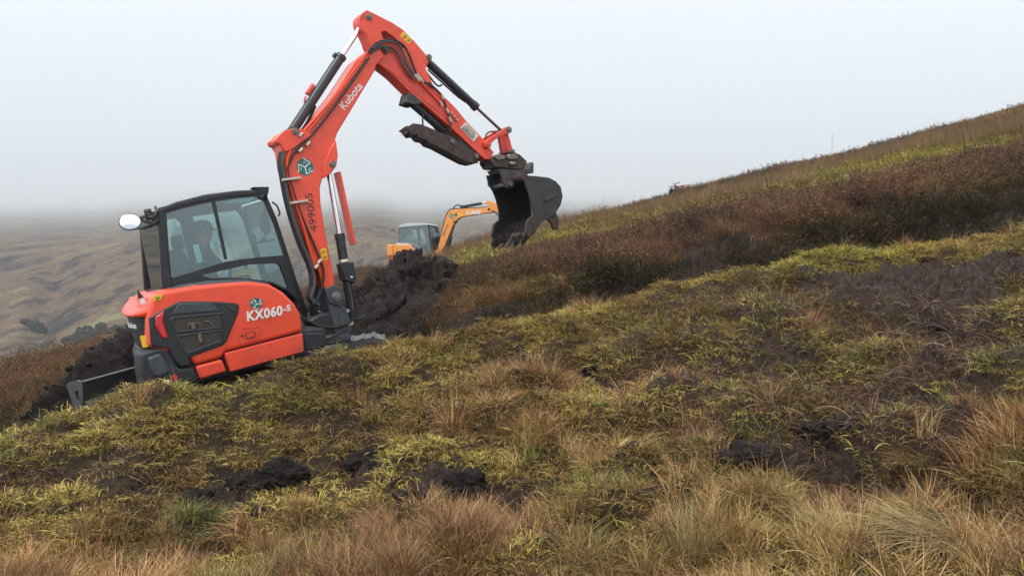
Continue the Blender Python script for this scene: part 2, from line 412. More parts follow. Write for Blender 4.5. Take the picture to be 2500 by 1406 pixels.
# trench and the worked bench
tr = sstep(3.25, 3.7, GT) * (1 - sstep(6.0, 6.3, GT + (fbm(GX * 1.3, GY * 1.3, 3, 5) - .5) * .8)) * sstep(930, 1130, GP)
bn = sstep(3.2, 3.6, GT) * (1 - sstep(6.3, 7.2, GT + (fbm(GX * 1.1, GY * 1.1, 3, 8) - .5) * 1.6)) * (1 - sstep(930, 1130, GP)) * sstep(70, 230, GP + wx * 80)
peat = np.maximum(peat, np.maximum(tr, bn))
# the torn right-hand bank: half peat, half tangle
torn = sstep(1380, 1720, GP + wx * 300) * sstep(690, 800, PYs + wy * 80) * (1 - sstep(1080, 1150, PYs + wy * 80)) * (GT < 2.97)
torn = np.maximum(torn * (0.5 + 0.5 * sstep(.42, .6, fbm(GX * 2.3, GY * 2.3, 3, 77))), 0)
lf = (1 - sstep(420, 620, GP)) * sstep(2.05, 2.25, GT) * (1 - sstep(2.5, 2.75, GT)) * sstep(.45, .6, fbm(GX * 2, GY * 2, 3, 91))
torn = np.maximum(torn, lf * .8)

# relief
nearw = 1 - sstep(9.5, 14, GY)
lump = fbm(GX * 1.7, GY * 1.7, 3, 1) - .5; lump2 = fbm(GX * 5, GY * 5, 3, 2) - .5
crestk = 1 - .6 * np.exp(-((GT - 3) / .12) ** 2)
dz = nearw * (lump * .50 + lump2 * .22) * crestk
hollow = sstep(.02, .16, -(lump * .8 + lump2 * .6)) * sstep(1.6, 2.1, GT) * (GT < 2.96)
farw = sstep(9.5, 13, GY) * (1 - sstep(9.9, 10.2, GT) * 0.5)
dz += farw * ((fbm(GX * .55, GY * .55, 3, 3) - .5) * .26 + (fbm(GX * 2.2, GY * 2.2, 3, 4) - .5) * .14) * np.clip(GY / 22, .6, 2.0)
rid = 1 - np.abs(2 * fbm(GX * 5.5, GY * 5.5, 4, 31, .6) - 1)
rid2 = 1 - np.abs(2 * fbm(GX * 13, GY * 13, 3, 37, .7) - 1)
dz += peat * nearw * ((rid - .6) * .22 + (rid2 - .6) * .13 - .10) + torn * nearw * ((rid - .6) * .12 + (rid2 - .6) * .09 - .02)
dz += tr * (1 - nearw) * ((rid - .6) * .22 + (rid2 - .6) * .07)
torn = np.maximum(torn, hollow * .55)
dz *= sstep(0.3, 0.9, GT)
hole = np.exp(-(((GP - 2080) / 85) ** 2 + ((PYs - 1155) / 30) ** 2)) * (GT < 3)
dz -= hole * 0.45
# keep the ground clear of the machine's belly and tracks
near_m = np.exp(-(((GX - RO.x - .2) / 2.6) ** 2 + ((GY - RO.y - .1) / 1.9) ** 2) * 1.2) * (GT > 3.2) * (GT < 7)
dz = dz * (1 - near_m) - near_m * .03
GZd = GZ + dz

def sheet(name, X, Y, Z, attrs):
    r, c = X.shape
    me = bpy.data.meshes.new(name)
    co = np.stack([X, Y, Z], -1).reshape(-1, 3).astype(np.float32)
    i = np.arange(r * c).reshape(r, c)
    q = np.stack([i[:-1, :-1], i[:-1, 1:], i[1:, 1:], i[1:, :-1]], -1).reshape(-1, 4)
    me.vertices.add(len(co)); me.vertices.foreach_set('co', co.ravel())
    me.loops.add(q.size); me.loops.foreach_set('vertex_index', q.ravel().astype(np.int32))
    me.polygons.add(len(q)); me.polygons.foreach_set('loop_start', np.arange(0, q.size, 4, dtype=np.int32))
    me.polygons.foreach_set('use_smooth', np.ones(len(q), bool))
    me.update(calc_edges=True); me.validate()
    for k, a in attrs.items():
        at = me.attributes.new(k, 'FLOAT', 'POINT'); at.data.foreach_set('value', a.ravel().astype(np.float32))
    return me

def attr(t, name, typ='GEOMETRY'):
    a = N(t, 'ShaderNodeAttribute'); a.attribute_name = name; a.attribute_type = typ; return a

def groundmat():
    m, t, b = newmat('moor_ground')
    ge = N(t, 'ShaderNodeNewGeometry')
    n1 = N(t, 'ShaderNodeTexNoise'); n1.inputs['Scale'].default_value = 3; n1.inputs['Detail'].default_value = 8; n1.inputs['Roughness'].default_value = .65
    n2 = N(t, 'ShaderNodeTexNoise'); n2.inputs['Scale'].default_value = 22; n2.inputs['Detail'].default_value = 8; n2.inputs['Roughness'].default_value = .7
    for n in (n1, n2): t.links.new(ge.outputs['Position'], n.inputs['Vector'])
    c1 = N(t, 'ShaderNodeValToRGB')                      # thatch under the plants
    c1.color_ramp.elements[0].position = .32; c1.color_ramp.elements[0].color = (.030, .019, .012, 1)
    c1.color_ramp.elements[1].position = .70; c1.color_ramp.elements[1].color = (.090, .075, .026, 1)
    e = c1.color_ramp.elements.new(.52); e.color = (.062, .040, .020, 1)
    t.links.new(n1.outputs[0], c1.inputs[0])
    c2 = N(t, 'ShaderNodeValToRGB')                      # wet peat
    c2.color_ramp.elements[0].position = .30; c2.color_ramp.elements[0].color = (.009, .0055, .0045, 1)
    c2.color_ramp.elements[1].position = .72; c2.color_ramp.elements[1].color = (.125, .082, .064, 1)
    t.links.new(n2.outputs[0], c2.inputs[0])
    pa = attr(t, 'peat'); to = attr(t, 'torn')
    mx = N(t, 'ShaderNodeMath', operation='MAXIMUM'); t.links.new(pa.outputs['Fac'], mx.inputs[0]); t.links.new(to.outputs['Fac'], mx.inputs[1])
    mm = N(t, 'ShaderNodeMix', data_type='RGBA'); t.links.new(mx.outputs[0], mm.inputs[0])
    t.links.new(c1.outputs[0], mm.inputs[6]); t.links.new(c2.outputs[0], mm.inputs[7]); t.links.new(mm.outputs[2], b.inputs['Base Color'])
    b.inputs['Roughness'].default_value = .64; b.inputs['Specular IOR Level'].default_value = .2
    n3 = N(t, 'ShaderNodeTexNoise'); n3.inputs['Scale'].default_value = 55; n3.inputs['Detail'].default_value = 4; t.links.new(ge.outputs['Position'], n3.inputs['Vector'])
    hh = N(t, 'ShaderNodeMath', operation='MULTIPLY_ADD'); hh.inputs[1].default_value = .45; t.links.new(n3.outputs[0], hh.inputs[0]); t.links.new(n2.outputs[0], hh.inputs[2])
    bp = N(t, 'ShaderNodeBump'); bp.inputs['Strength'].default_value = 1.0; bp.inputs['Distance'].default_value = .07
    t.links.new(hh.outputs[0], bp.inputs['Height']); t.links.new(bp.outputs[0], b.inputs['Normal'])
    return m
M['ground'] = groundmat()
g_me = sheet('ground', GX, GY, GZd, {'peat': peat, 'torn': torn})
ground = link('ground', g_me, None, 'ground'); tag(ground, 'sloping moorland ground of peat and turf', kind='structure')

def at_grid(ti, pi):
    """surface point for fractional row index ti and column index pi"""
    ti = np.clip(ti, 0, len(T) - 1.001); pi = np.clip(pi, 0, len(TP) - 1.001)
    a = ti.astype(int); b = pi.astype(int); f = ti - a; g = pi - b
    def bl(A): return (A[a, b] * (1 - g) + A[a, b + 1] * g) * (1 - f) + (A[a + 1, b] * (1 - g) + A[a + 1, b + 1] * g) * f
    return bl(GX), bl(GY), bl(GZd)
def hit(px, py, t0=0.8, t1=3.0):
    """the ground point seen at a spot of the picture, searching between two rows"""
    ts = np.linspace(t0, t1, 800); ti = np.interp(ts, T, np.arange(len(T))); pi = np.full_like(ts, (px - TP[0]) / TPS)
    x, y, z = at_grid(ti, pi); q = PCY - FPX * z / y
    k = int(np.argmin(np.abs(q - py))); return Vector((x[k], y[k], z[k]))

# ------------------------------------------------------------------ the hillside across the valley
hx = np.linspace(-1, 1, 260); hk = np.linspace(0, 1, 170)
HK_ = [0, .10, .28, .42, .54, .64, .73, .81, .90, 1.0]
HYk = np.interp(hk, HK_, [150, 205, 290, 350, 395, 450, 680, 1300, 3200, 9000])
HP = np.interp(hk, HK_, [1010, 880, 700, 625, 585, 556, 536, 517, 494, 466])
HY = np.broadcast_to(HYk[:, None], (170, 260)).copy(); HX = HY * (hx[None, :] * 1.35 - .05)
far_l = 1 + .9 * (1 - sstep(-700, 420, PCX + FPX * HX / HY)) * sstep(.42, .60, hk)[:, None]
pxx = PCX + FPX * HX / HY
far_l = far_l * (1 + sstep(.50, .72, hk)[:, None] * (2.2 * fbm(pxx / 170, pxx * 0 + 3, 3, 47) - .75))
HY = HY * far_l; HX = HX * far_l
HZ = (PCY - HP)[:, None] / FPX * HY
px_h = PCX + FPX * HX / HY
HZ -= 4.0 * np.exp(-((px_h - 90 - (850 - HP[:, None]) * .30) / 38) ** 2) * sstep(600, 680, HP)[:, None]     # a shallow gully
HZ += HY * .0025 * (fbm(HX / 90 + 3, HY / 200, 3, 41) - .5) * 2 * sstep(100, 250, HY) * (1 - sstep(900, 2500, HY)) + HY * .001 * (fbm(HX / 22, HY / 50, 4, 43) - .5) * 2 * (1 - sstep(1500, 3500, HY))
def hillmat():
    m, t, b = newmat('far_moor')
    ge = N(t, 'ShaderNodeNewGeometry')
    mp = N(t, 'ShaderNodeMapping'); mp.inputs['Scale'].default_value = (.5, .13, 0.0); t.links.new(ge.outputs['Position'], mp.inputs[0])
    n1 = N(t, 'ShaderNodeTexNoise'); n1.inputs['Scale'].default_value = .13; n1.inputs['Detail'].default_value = 10; n1.inputs['Roughness'].default_value = .62
    n2 = N(t, 'ShaderNodeTexNoise'); n2.inputs['Scale'].default_value = .6; n2.inputs['Detail'].default_value = 10; n2.inputs['Roughness'].default_value = .7
    for n in (n1, n2): t.links.new(mp.outputs[0], n.inputs['Vector'])
    c1 = N(t, 'ShaderNodeValToRGB'); r = c1.color_ramp
    r.elements[0].position = .30; r.elements[0].color = (.020, .020, .019, 1)
    r.elements[1].position = .74; r.elements[1].color = (.17, .165, .068, 1)
    for p, c in ((.42, (.066, .047, .036)), (.5, (.15, .092, .056)), (.58, (.080, .068, .038)), (.64, (.185, .125, .074))):
        e = r.elements.new(p); e.color = rgb(c)
    ad_ = N(t, 'ShaderNodeMath', operation='MULTIPLY_ADD'); ad_.inputs[1].default_value = .5; t.links.new(n2.outputs[0], ad_.inputs[0])
    sc_ = N(t, 'ShaderNodeMath', operation='MULTIPLY'); sc_.inputs[1].default_value = .52; t.links.new(n1.outputs[0], sc_.inputs[0]); t.links.new(sc_.outputs[0], ad_.inputs[2])
    mr = N(t, 'ShaderNodeMapRange'); mr.inputs[1].default_value = .42; mr.inputs[2].default_value = .62; mr.inputs[3].default_value = .28; mr.inputs[4].default_value = .76; t.links.new(ad_.outputs[0], mr.inputs[0]); t.links.new(mr.outputs[0], c1.inputs[0]); t.links.new(c1.outputs[0], b.inputs['Base Color'])
    b.inputs['Roughness'].default_value = .9; b.inputs['Specular IOR Level'].default_value = .1
    bp = N(t, 'ShaderNodeBump'); bp.inputs['Strength'].default_value = .1; bp.inputs['Distance'].default_value = 1
    t.links.new(n2.outputs[0], bp.inputs['Height']); t.links.new(bp.outputs[0], b.inputs['Normal'])
    return m
M['hill'] = hillmat()
hill = link('far_hillside', sheet('far_hillside', HX, HY, HZ, {}), None, 'hill')
tag(hill, 'brown and olive hillside across the valley fading into cloud', kind='structure')

def hill_at(px, py):
    q = PCY - FPX * HZ / HY; d = (px_h - px) ** 2 + (q - py) ** 2 + (HY > 1500) * 1e9; k = np.unravel_index(np.argmin(d), d.shape)
    return float(HX[k]), float(HY[k]), float(HZ[k])
# ------------------------------------------------------------------ side outlines of both machines, metres (forward, up) at a distance across
G = {
'hood':(-0.93,[(-1.041,1.353),(-0.956,1.527),(-0.848,1.564),(-0.569,1.558),(-0.291,1.533),(-0.05,1.502),(0.147,1.439),(0.273,1.326),(0.364,1.19),(0.402,1.081),(0.405,0.97),(0.397,0.888),(-0.412,0.872),(-0.453,0.818),(-0.721,0.813),(-0.744,0.897),(-1.077,1.084)]),
'insert':(-0.95,[(-1.026,1.35),(-0.876,1.406),(-0.726,1.445),(-0.444,1.386),(-0.211,1.317),(-0.189,1.28),(-0.221,1.209),(-0.388,0.958),(-0.426,0.937),(-0.749,0.896),(-0.742,0.829),(-0.837,0.822),(-0.88,0.882),(-0.921,1.03),(-1.058,1.081)]),
'grille_top':(-0.96,[(-0.826,1.339),(-0.744,1.428),(-0.448,1.377),(-0.393,1.277)]),
'grille_up':(-0.96,[(-0.842,1.292),(-0.82,1.304),(-0.376,1.251),(-0.405,1.113),(-0.816,1.167)]),
'grille_low':(-0.96,[(-0.816,1.127),(-0.413,1.088),(-0.441,0.984),(-0.766,0.943)]),
'tri_vent':(-0.96,[(-0.346,1.343),(-0.222,1.28),(-0.258,1.23)]),
'tail_lamp':(-0.95,[(-0.973,1.347),(-0.882,1.39),(-0.91,1.299),(-0.897,1.134),(-0.918,1.122),(-0.953,1.143),(-0.985,1.265)]),
'skirtA':(-0.94,[(-0.713,0.799),(-0.462,0.804),(-0.437,0.676),(-0.696,0.665)]),
'skirtB':(-0.94,[(-0.45,0.804),(-0.418,0.855),(0.38,0.867),(0.354,0.678),(-0.459,0.657),(-0.425,0.676)]),
'bumper':(-0.93,[(-1.163,1.039),(-0.99,1.059),(-0.931,1.039),(-0.896,0.902),(-0.849,0.817),(-0.726,0.802),(-0.695,0.657),(-0.849,0.661),(-0.941,0.678),(-1.055,0.739),(-1.09,0.681),(-1.192,0.709),(-1.191,0.861)]),
'reflector':(-0.95,[(-0.917,0.741),(-0.89,0.733)]),
'tag':(-0.95,[(-0.989,0.718)]),
'decal_y':(-0.95,[(-0.942,1.541),(-0.863,1.547),(-0.881,1.498),(-0.959,1.491)]),
'decal_w':(-0.93,[(-1.041,1.512)]),
'decal_rear':(-0.8,[(-1.102,1.184),(-1.062,1.183),(-1.064,1.076),(-1.106,1.073)]),
'shield':(-0.95,[(-0.08,1.316),(-0.015,1.332),(0.044,1.298),(0.025,1.239),(-0.035,1.207),(-0.084,1.254)]),
'model_txt':(-0.95,[(-0.152,1.119),(0.301,1.099),(-0.144,1.182)]),
'latch_o':(-0.95,[(-0.274,0.967),(-0.202,1.055),(-0.047,1.035),(-0.031,1.007),(-0.087,0.914),(-0.256,0.906)]),
'latch_i':(-0.95,[(-0.189,1.003),(-0.096,1.005),(-0.104,0.95),(-0.188,0.946)]),
'latch_k':(-0.95,[(-0.224,0.983)]),
'cornerbox':(-0.85,[(0.422,0.857),(0.62,0.822),(0.619,0.658),(0.398,0.661)]),
'cab_o':(-0.12,[(-0.581,2.391),(-0.315,2.431),(0.055,2.461),(0.483,2.44),(0.489,2.409),(0.558,2.337),(0.604,2.134),(0.657,1.673),(0.755,0.886),(0.703,0.88),(0.693,1.114),(0.593,1.265),(0.433,1.385),(0.18,1.457),(-0.091,1.468),(-0.399,1.492),(-0.676,1.516),(-0.667,1.607)]),
'cab_w1':(-0.12,[(-0.516,2.322),(-0.33,2.355),(-0.035,2.381),(0.228,2.384),(0.421,2.377),(0.495,2.355),(0.541,2.286),(0.607,1.972),(0.647,1.679),(0.32,1.71),(-0.024,1.725),(-0.286,1.691),(-0.579,1.655),(-0.602,1.669),(-0.561,1.996)]),
'cab_w2':(-0.12,[(-0.298,1.629),(-0.037,1.64),(0.219,1.648),(0.523,1.603),(0.552,1.565),(0.595,1.305),(0.54,1.325),(0.437,1.406),(0.188,1.494),(-0.054,1.554),(-0.217,1.578)]),
'sash':(-0.12,[(-0.038,2.386),(-0.001,2.384),(0.001,1.75),(-0.03,1.747)]),
'sticker_in':(-0.1,[(-0.32,1.96),(-0.259,1.961),(-0.252,1.763),(-0.312,1.761)]),
'visor_tag':(-0.1,[(0.104,2.353),(0.235,2.389),(0.446,2.376),(0.357,2.321)]),
'roof_fl':(0.9,[(-0.38,2.449),(0.809,2.504)]),
'worklight':(-0.15,[(0.429,2.484),(0.603,2.462),(0.585,2.402),(0.55,2.344),(0.512,2.35),(0.481,2.415)]),
'mirror':(-0.35,[(-0.909,2.283),(-0.991,2.304),(-0.83,2.244),(-0.894,2.354),(-0.923,2.211)]),
'mirror_arm':(-0.3,[(-0.816,2.313),(-0.768,2.265),(-0.699,2.236),(-0.642,2.273)]),
'rear_brk':(-0.15,[(-0.715,2.376),(-0.679,2.371),(-0.618,2.38),(-0.624,2.226),(-0.722,2.241)]),
'fin':(-0.5,[(-1.001,1.616),(-0.959,1.532),(-1.014,1.521)]),
'rearglass':(-0.12,[(-0.717,2.243),(-0.601,2.225),(-0.675,1.609),(-0.795,1.568)]),
'head0.35':(0.35,[(-0.068,2.074),(-0.058,2.173),(0.066,2.037),(-0.0,1.902),(-0.237,1.763),(-0.338,1.822),(-0.438,1.879)]),
'head0.45':(0.45,[(-0.044,2.076),(-0.033,2.176),(0.092,2.038),(0.025,1.902),(-0.214,1.762),(-0.317,1.821),(-0.417,1.879)]),
'lever':(0.3,[(0.36,1.859),(0.485,1.868),(0.519,1.727)]),
'lw1':(0.93,[(-0.309,2.272),(-0.158,2.291),(-0.122,2.222),(-0.144,1.847),(-0.231,1.736),(-0.394,1.662)]),
'lw2':(0.93,[(0.055,2.248),(0.537,2.251),(0.583,2.157),(0.602,1.713),(0.091,1.719),(0.022,1.988)]),
'boom':(-0.4,[(0.906,1.239),(1.043,1.201),(1.058,1.37),(1.056,1.827),(1.069,2.187),(1.096,2.365),(1.146,2.467),(1.229,2.508),(1.301,2.566),(1.354,2.678),(1.383,2.872),(1.424,2.948),(2.043,3.634),(2.071,3.691),(2.193,3.787),(2.218,3.854),(2.174,3.908),(2.098,3.905),(1.971,3.856),(1.809,3.757),(1.477,3.407),(1.045,3.022),(0.898,3.048),(0.794,3.02),(0.696,2.948),(0.701,2.907),(0.739,2.89),(0.739,2.796),(0.735,2.593),(0.777,2.387),(0.821,2.064),(0.852,1.575),(0.894,1.421)]),
'knee_brk':(-0.42,[(1.037,3.019),(0.89,3.045),(0.786,3.018),(0.689,2.946),(0.694,2.905),(0.732,2.888),(0.764,2.795),(0.885,2.837),(1.101,2.954)]),
'armp':(-0.38,[(1.992,4.277),(2.043,4.319),(2.095,4.343),(2.391,4.199),(2.52,4.116),(2.66,3.966),(2.798,3.789),(2.815,3.728),(2.75,3.64),(2.766,3.575),(2.822,3.416),(3.09,3.124),(3.211,2.954),(3.396,2.739),(3.554,2.521),(3.483,2.432),(3.389,2.452),(2.964,2.896),(2.456,3.385),(2.282,3.58),(2.127,3.708),(2.09,3.843),(2.053,3.925),(2.038,4.011),(2.023,4.064),(1.979,4.164),(1.978,4.234)]),
'arm_hole':(-0.38,[(2.227,4.09),(2.288,4.099),(2.404,4.015),(2.504,3.901),(2.471,3.877),(2.334,3.919),(2.236,4.003)]),
'p_foot':(-0.27,[(1.06,1.12)]),
'p_knee':(-0.27,[(0.921,3.008)]),
'p_arm':(-0.27,[(2.225,3.876)]),
'p_armtop':(-0.27,[(2.102,4.26)]),
'p_bcyl':(-0.27,[(1.286,2.603)]),
'p_bkt0':(-0.27,[(2.82,3.77)]),
'p_link0':(-0.27,[(3.481,2.641)]),
'p_link1':(-0.27,[(3.871,2.786)]),
'p_link2':(-0.27,[(3.889,2.503)]),
'p_ba':(-0.27,[(3.657,2.466)]),
'bcyl_base':(-0.27,[(1.244,0.903)]),
'acyl_b1':(-0.27,[(1.599,3.767)]),
'bk_b1':(-0.27,[(3.464,3.135)]),
'bk_rod':(-0.27,[(3.757,2.823)]),
'bo_b1':(-0.27,[(1.255,1.802)]),
'emblem':(-0.4,[(0.966,2.612)]),
'thc0':(-0.27,[(2.549,3.272)]),
'thc1':(-0.27,[(2.951,2.843)]),
'links':(-0.35,[(3.392,2.662),(3.511,2.713),(3.694,2.779),(3.789,2.827),(3.854,2.808),(3.858,2.758),(3.813,2.734),(3.699,2.724),(3.551,2.661),(3.462,2.594),(3.403,2.593)]),
'link2':(-0.33,[(3.777,2.741),(3.851,2.741),(3.884,2.5),(3.779,2.496)]),
'hitch':(-0.42,[(3.462,2.412),(3.5,2.473),(3.57,2.487),(3.772,2.451),(3.846,2.492),(3.936,2.447),(4.04,2.344),(3.972,2.258),(3.88,2.255),(3.506,2.329)]),
'hitch_back':(-0.2,[(3.508,2.437),(3.646,2.442),(3.681,2.292),(3.539,2.314)]),
'hitch_low':(-0.35,[(3.548,2.301),(4.047,2.245),(4.115,2.331),(4.16,2.313),(4.132,2.178),(4.0,2.183),(3.583,2.238)]),
'hlever1':(-0.44,[(3.502,2.457),(3.563,2.485),(3.677,2.452),(3.669,2.413),(3.555,2.406)]),
'hlever2':(-0.44,[(3.69,2.437),(3.826,2.466),(3.878,2.437),(3.874,2.392),(3.747,2.396)]),
'hplate':(-0.44,[(3.725,2.368),(3.86,2.347),(3.851,2.306),(3.715,2.323)]),
'ear':(-0.45,[(3.556,2.248),(3.98,2.2),(3.923,2.126),(3.696,2.022),(3.615,2.026),(3.57,2.117)]),
'bkt':(-0.65,[(3.771,2.16),(3.981,2.122),(4.174,2.08),(4.282,2.02),(4.351,1.931),(4.361,1.808),(4.303,1.695),(4.197,1.602),(4.065,1.544),(3.923,1.51),(3.803,1.41),(3.698,1.381),(3.648,1.441),(3.705,1.576),(3.796,1.622),(3.817,1.763),(3.805,1.909),(3.764,2.07)]),
'bkt_far':(0.15,[(3.805,2.058),(3.885,1.656),(3.609,1.259)]),
'bkt_lump':(-0.6,[(4.074,1.517),(4.249,1.572),(4.219,1.373),(4.109,1.393),(4.107,1.472)]),
'brace':(-0.66,[(4.036,1.811),(4.241,1.857),(4.26,1.821),(4.059,1.761)]),
'thumb':(-0.4,[(2.326,2.932),(2.44,2.987),(2.553,2.965),(2.858,2.823),(2.944,2.789),(3.308,2.527),(3.306,2.473),(3.204,2.421),(3.098,2.454),(2.873,2.591),(2.709,2.692),(2.625,2.726),(2.576,2.782),(2.505,2.799),(2.472,2.856),(2.398,2.853),(2.365,2.91)]),
'thumb_brk':(-0.4,[(2.394,3.244),(2.458,3.367),(2.511,3.338),(2.635,3.222),(2.499,3.206)]),
'decal_boom':(-0.405,[(0.957,1.682),(1.029,1.684),(1.025,1.552),(0.953,1.551)]),
'decal_arm':(-0.385,[(2.522,4.087),(2.631,3.997),(2.576,3.936),(2.47,4.036)]),
'sticker_arm':(-0.385,[(3.191,2.944),(3.356,2.755),(3.26,2.685),(3.098,2.878)]),
'txt_kub':(-0.405,[(1.545,3.227),(1.837,3.485),(1.508,3.253)]),
'txt_num':(-0.405,[(0.973,2.316),(0.963,1.897),(0.869,2.303)]),
'txt_rear':(-0.8,[(-1.148,1.246),(-1.092,1.242),(-1.134,1.314)]),
'rodguard':(-0.3,[(1.292,2.532),(1.363,2.524),(1.354,1.655),(1.315,1.658)]),
'cylbox':(-0.38,[(1.176,1.479),(1.337,1.468),(1.326,1.246),(1.3,1.217),(1.183,1.274)]),
'post':(-0.42,[(0.923,1.22),(1.07,1.186),(1.069,1.039),(1.12,0.953),(1.138,0.8),(1.139,0.707),(1.091,0.568),(0.922,0.601),(0.93,0.784),(0.913,0.981),(0.916,1.09)]),
'postlow':(-0.4,[(0.643,0.913),(0.804,0.968),(0.975,0.966),(0.926,0.626),(0.801,0.675),(0.768,0.793)]),
'h1':(-0.36,[(0.754,2.805),(0.715,2.682),(0.711,2.569),(0.707,2.364),(0.717,2.115),(0.76,1.789),(0.818,1.526),(0.816,1.323),(0.744,1.163),(0.812,1.063)]),
'h2':(-0.3,[(0.787,2.773),(0.75,2.64),(0.751,2.503),(0.747,2.273),(0.766,2.038),(0.813,1.75),(0.866,1.504),(0.862,1.267),(0.82,1.108)]),
'h3':(-0.42,[(1.987,3.787),(1.645,3.449),(1.401,3.213),(1.131,2.972),(0.914,2.821),(0.793,2.678),(0.753,2.587),(0.774,2.314),(0.819,2.044),(0.883,1.766),(0.926,1.56),(0.934,1.414),(0.864,1.21),(0.746,1.09)]),
'pipe1':(-0.415,[(1.959,3.832),(1.463,3.363),(1.005,2.984),(0.839,2.829),(0.751,2.602),(0.769,2.281),(0.813,1.956),(0.85,1.502)]),
'pipe2':(-0.415,[(1.942,3.79),(1.737,3.586),(1.402,3.283),(1.064,2.992),(0.964,2.919)]),
'o1':(-0.43,[(1.987,3.848),(2.118,3.945),(2.319,3.979),(2.456,3.916),(2.521,3.783),(2.562,3.605),(2.633,3.491),(2.788,3.387)]),
'o2':(-0.42,[(2.003,3.829),(2.145,3.897),(2.291,3.893),(2.38,3.804),(2.43,3.642),(2.523,3.514)]),
'o3':(-0.45,[(2.031,3.878),(2.206,3.952),(2.368,3.942),(2.433,3.853),(2.459,3.693),(2.541,3.558)]),
'o4':(-0.4,[(2.744,3.46),(2.857,3.345),(2.909,3.264),(2.934,3.118),(2.953,2.946),(2.929,2.83)]),
'armpipe':(-0.395,[(2.624,3.48),(2.676,3.407),(2.874,3.189)]),
'o5':(-0.33,[(2.634,3.1),(2.601,3.012),(2.608,2.895),(2.709,2.795),(2.839,2.756),(2.957,2.799)]),
'o6':(-0.3,[(3.511,2.714),(3.54,2.773),(3.63,2.8),(3.676,2.775)]),
'o7':(-0.3,[(3.722,2.709),(3.731,2.498)]),
'loop':(-0.45,[(1.266,1.202),(1.346,1.055),(1.382,0.934),(1.299,0.821),(1.141,0.829)]),
'loop2':(-0.3,[(1.231,1.247),(1.233,1.058),(1.223,0.909)]),
'coupler':(-0.41,[(2.588,3.561),(2.594,3.484)]),
'cabrail':(-0.1,[(0.607,2.297),(0.642,2.247),(0.653,2.164)]),
'b_cw':(-1.0,[(-0.78,1.73),(-0.701,1.745),(-0.428,1.709),(-0.5,0.886),(-0.826,0.859),(-0.838,1.16)]),
'b_side':(-1.0,[(-0.411,1.707),(0.458,1.608),(0.577,1.518),(0.806,1.245),(0.947,0.942),(0.834,0.608),(-0.496,0.738)]),
'b_grille':(-1.0,[(-0.783,1.194),(-0.51,1.166),(-0.529,0.954),(-0.802,0.981)]),
'b_cover':(-0.9,[(0.534,1.574),(0.752,1.652),(1.025,1.4),(1.31,1.063),(1.285,0.932),(0.863,0.993)]),
'b_cab':(-0.25,[(-0.395,2.695),(-0.197,2.72),(1.275,2.593),(1.34,2.511),(1.455,1.213),(1.378,1.104),(1.042,1.149),(0.398,1.608),(-0.11,1.728),(-0.453,1.784)]),
'b_w1':(-0.25,[(-0.144,2.572),(0.584,2.506),(0.657,1.823),(0.575,1.667),(0.234,1.703),(-0.04,1.929),(-0.158,2.068)]),
'b_w2':(-0.25,[(0.754,2.487),(0.965,2.456),(1.07,1.858),(1.07,1.654),(0.845,1.569),(0.759,1.813)]),
'b_wr':(-0.25,[(-0.332,2.561),(-0.212,2.548),(-0.208,1.995),(-0.144,1.83),(-0.378,1.894)]),
'b_roof':(-0.25,[(-0.395,2.687),(-0.192,2.767),(0.584,2.75),(1.301,2.645),(1.348,2.553)]),
'b_boom':(-0.15,[(1.622,1.259),(1.705,1.484),(2.006,2.269),(2.25,2.902),(2.44,3.152),(2.696,3.219),(4.533,3.095),(4.725,2.976),(4.752,2.821),(4.145,2.827),(3.114,2.775),(2.945,2.737),(2.767,2.602),(2.534,2.319),(1.958,1.243),(1.765,1.197)]),
'b_brk':(-0.2,[(1.536,1.226),(1.792,1.258),(1.99,1.024),(1.952,0.593),(1.649,0.584),(1.558,0.757)]),
'b_brk2':(-0.15,[(0.99,1.069),(1.536,0.994),(1.512,0.724),(1.059,0.886)]),
'b_arm':(-0.12,[(4.446,3.376),(4.563,3.461),(4.749,3.37),(5.207,3.093),(5.795,2.53),(5.805,2.416),(5.665,2.394),(4.788,2.896),(4.544,3.116)]),
'b_bkt':(0.1,[(5.644,2.529),(5.946,2.342),(6.038,2.028),(5.854,1.745),(5.575,1.738),(5.525,2.086)]),
'b_cyl':(-0.03,[(3.154,3.304),(4.207,3.353),(4.425,3.381)]),
'b_bcyl':(-0.03,[(2.695,2.582),(2.404,1.883),(2.077,1.023)]),
'b_case':(-0.16,[(3.356,2.9),(4.158,2.844),(3.36,3.081)]),
'b_num':(-0.16,[(2.073,1.88),(2.392,2.458),(1.981,1.94)]),
'b_emb':(-0.16,[(2.568,2.903)]),
'b_dec':(-0.16,[(2.866,2.977),(3.135,2.965),(3.128,2.799),(2.864,2.807)]),
'b_head':(0.3,[(-0.105,2.337),(0.001,2.045),(-0.02,1.808)]),
'b_blade':(-0.6,[(2.161,0.645),(2.41,0.658),(2.685,0.497),(2.472,0.423),(2.141,0.416)]),
'b_mir':(-0.35,[(1.651,2.418),(1.811,2.412),(1.826,2.1),(1.67,2.098)]),
'b_mirp':(-0.35,[(1.638,1.403),(1.504,2.271),(1.536,2.404),(1.663,2.409)]),
'b_mir2':(-0.3,[(-0.445,2.333),(-0.579,2.546),(-0.727,2.602),(-0.799,2.53)]),
'b_hose':(-0.1,[(2.676,3.226),(2.772,3.37),(2.983,3.402),(3.183,3.32)]),
'b_hose2':(-0.1,[(4.703,2.927),(4.932,2.785),(5.075,2.578),(5.23,2.522)]),
'b_wheel':(0.2,[(0.647,1.93),(0.841,1.929)]),
}
def g(n): return G[n][1]
def g1(n): return G[n][1][0]
def gw(n): return G[n][0]
def at3(p, w_): return (p[0], w_, p[1])
def path(n, w_=None): return [at3(p, gw(n) if w_ is None else w_) for p in g(n)]
BC = -0.27                                             # boom centre line

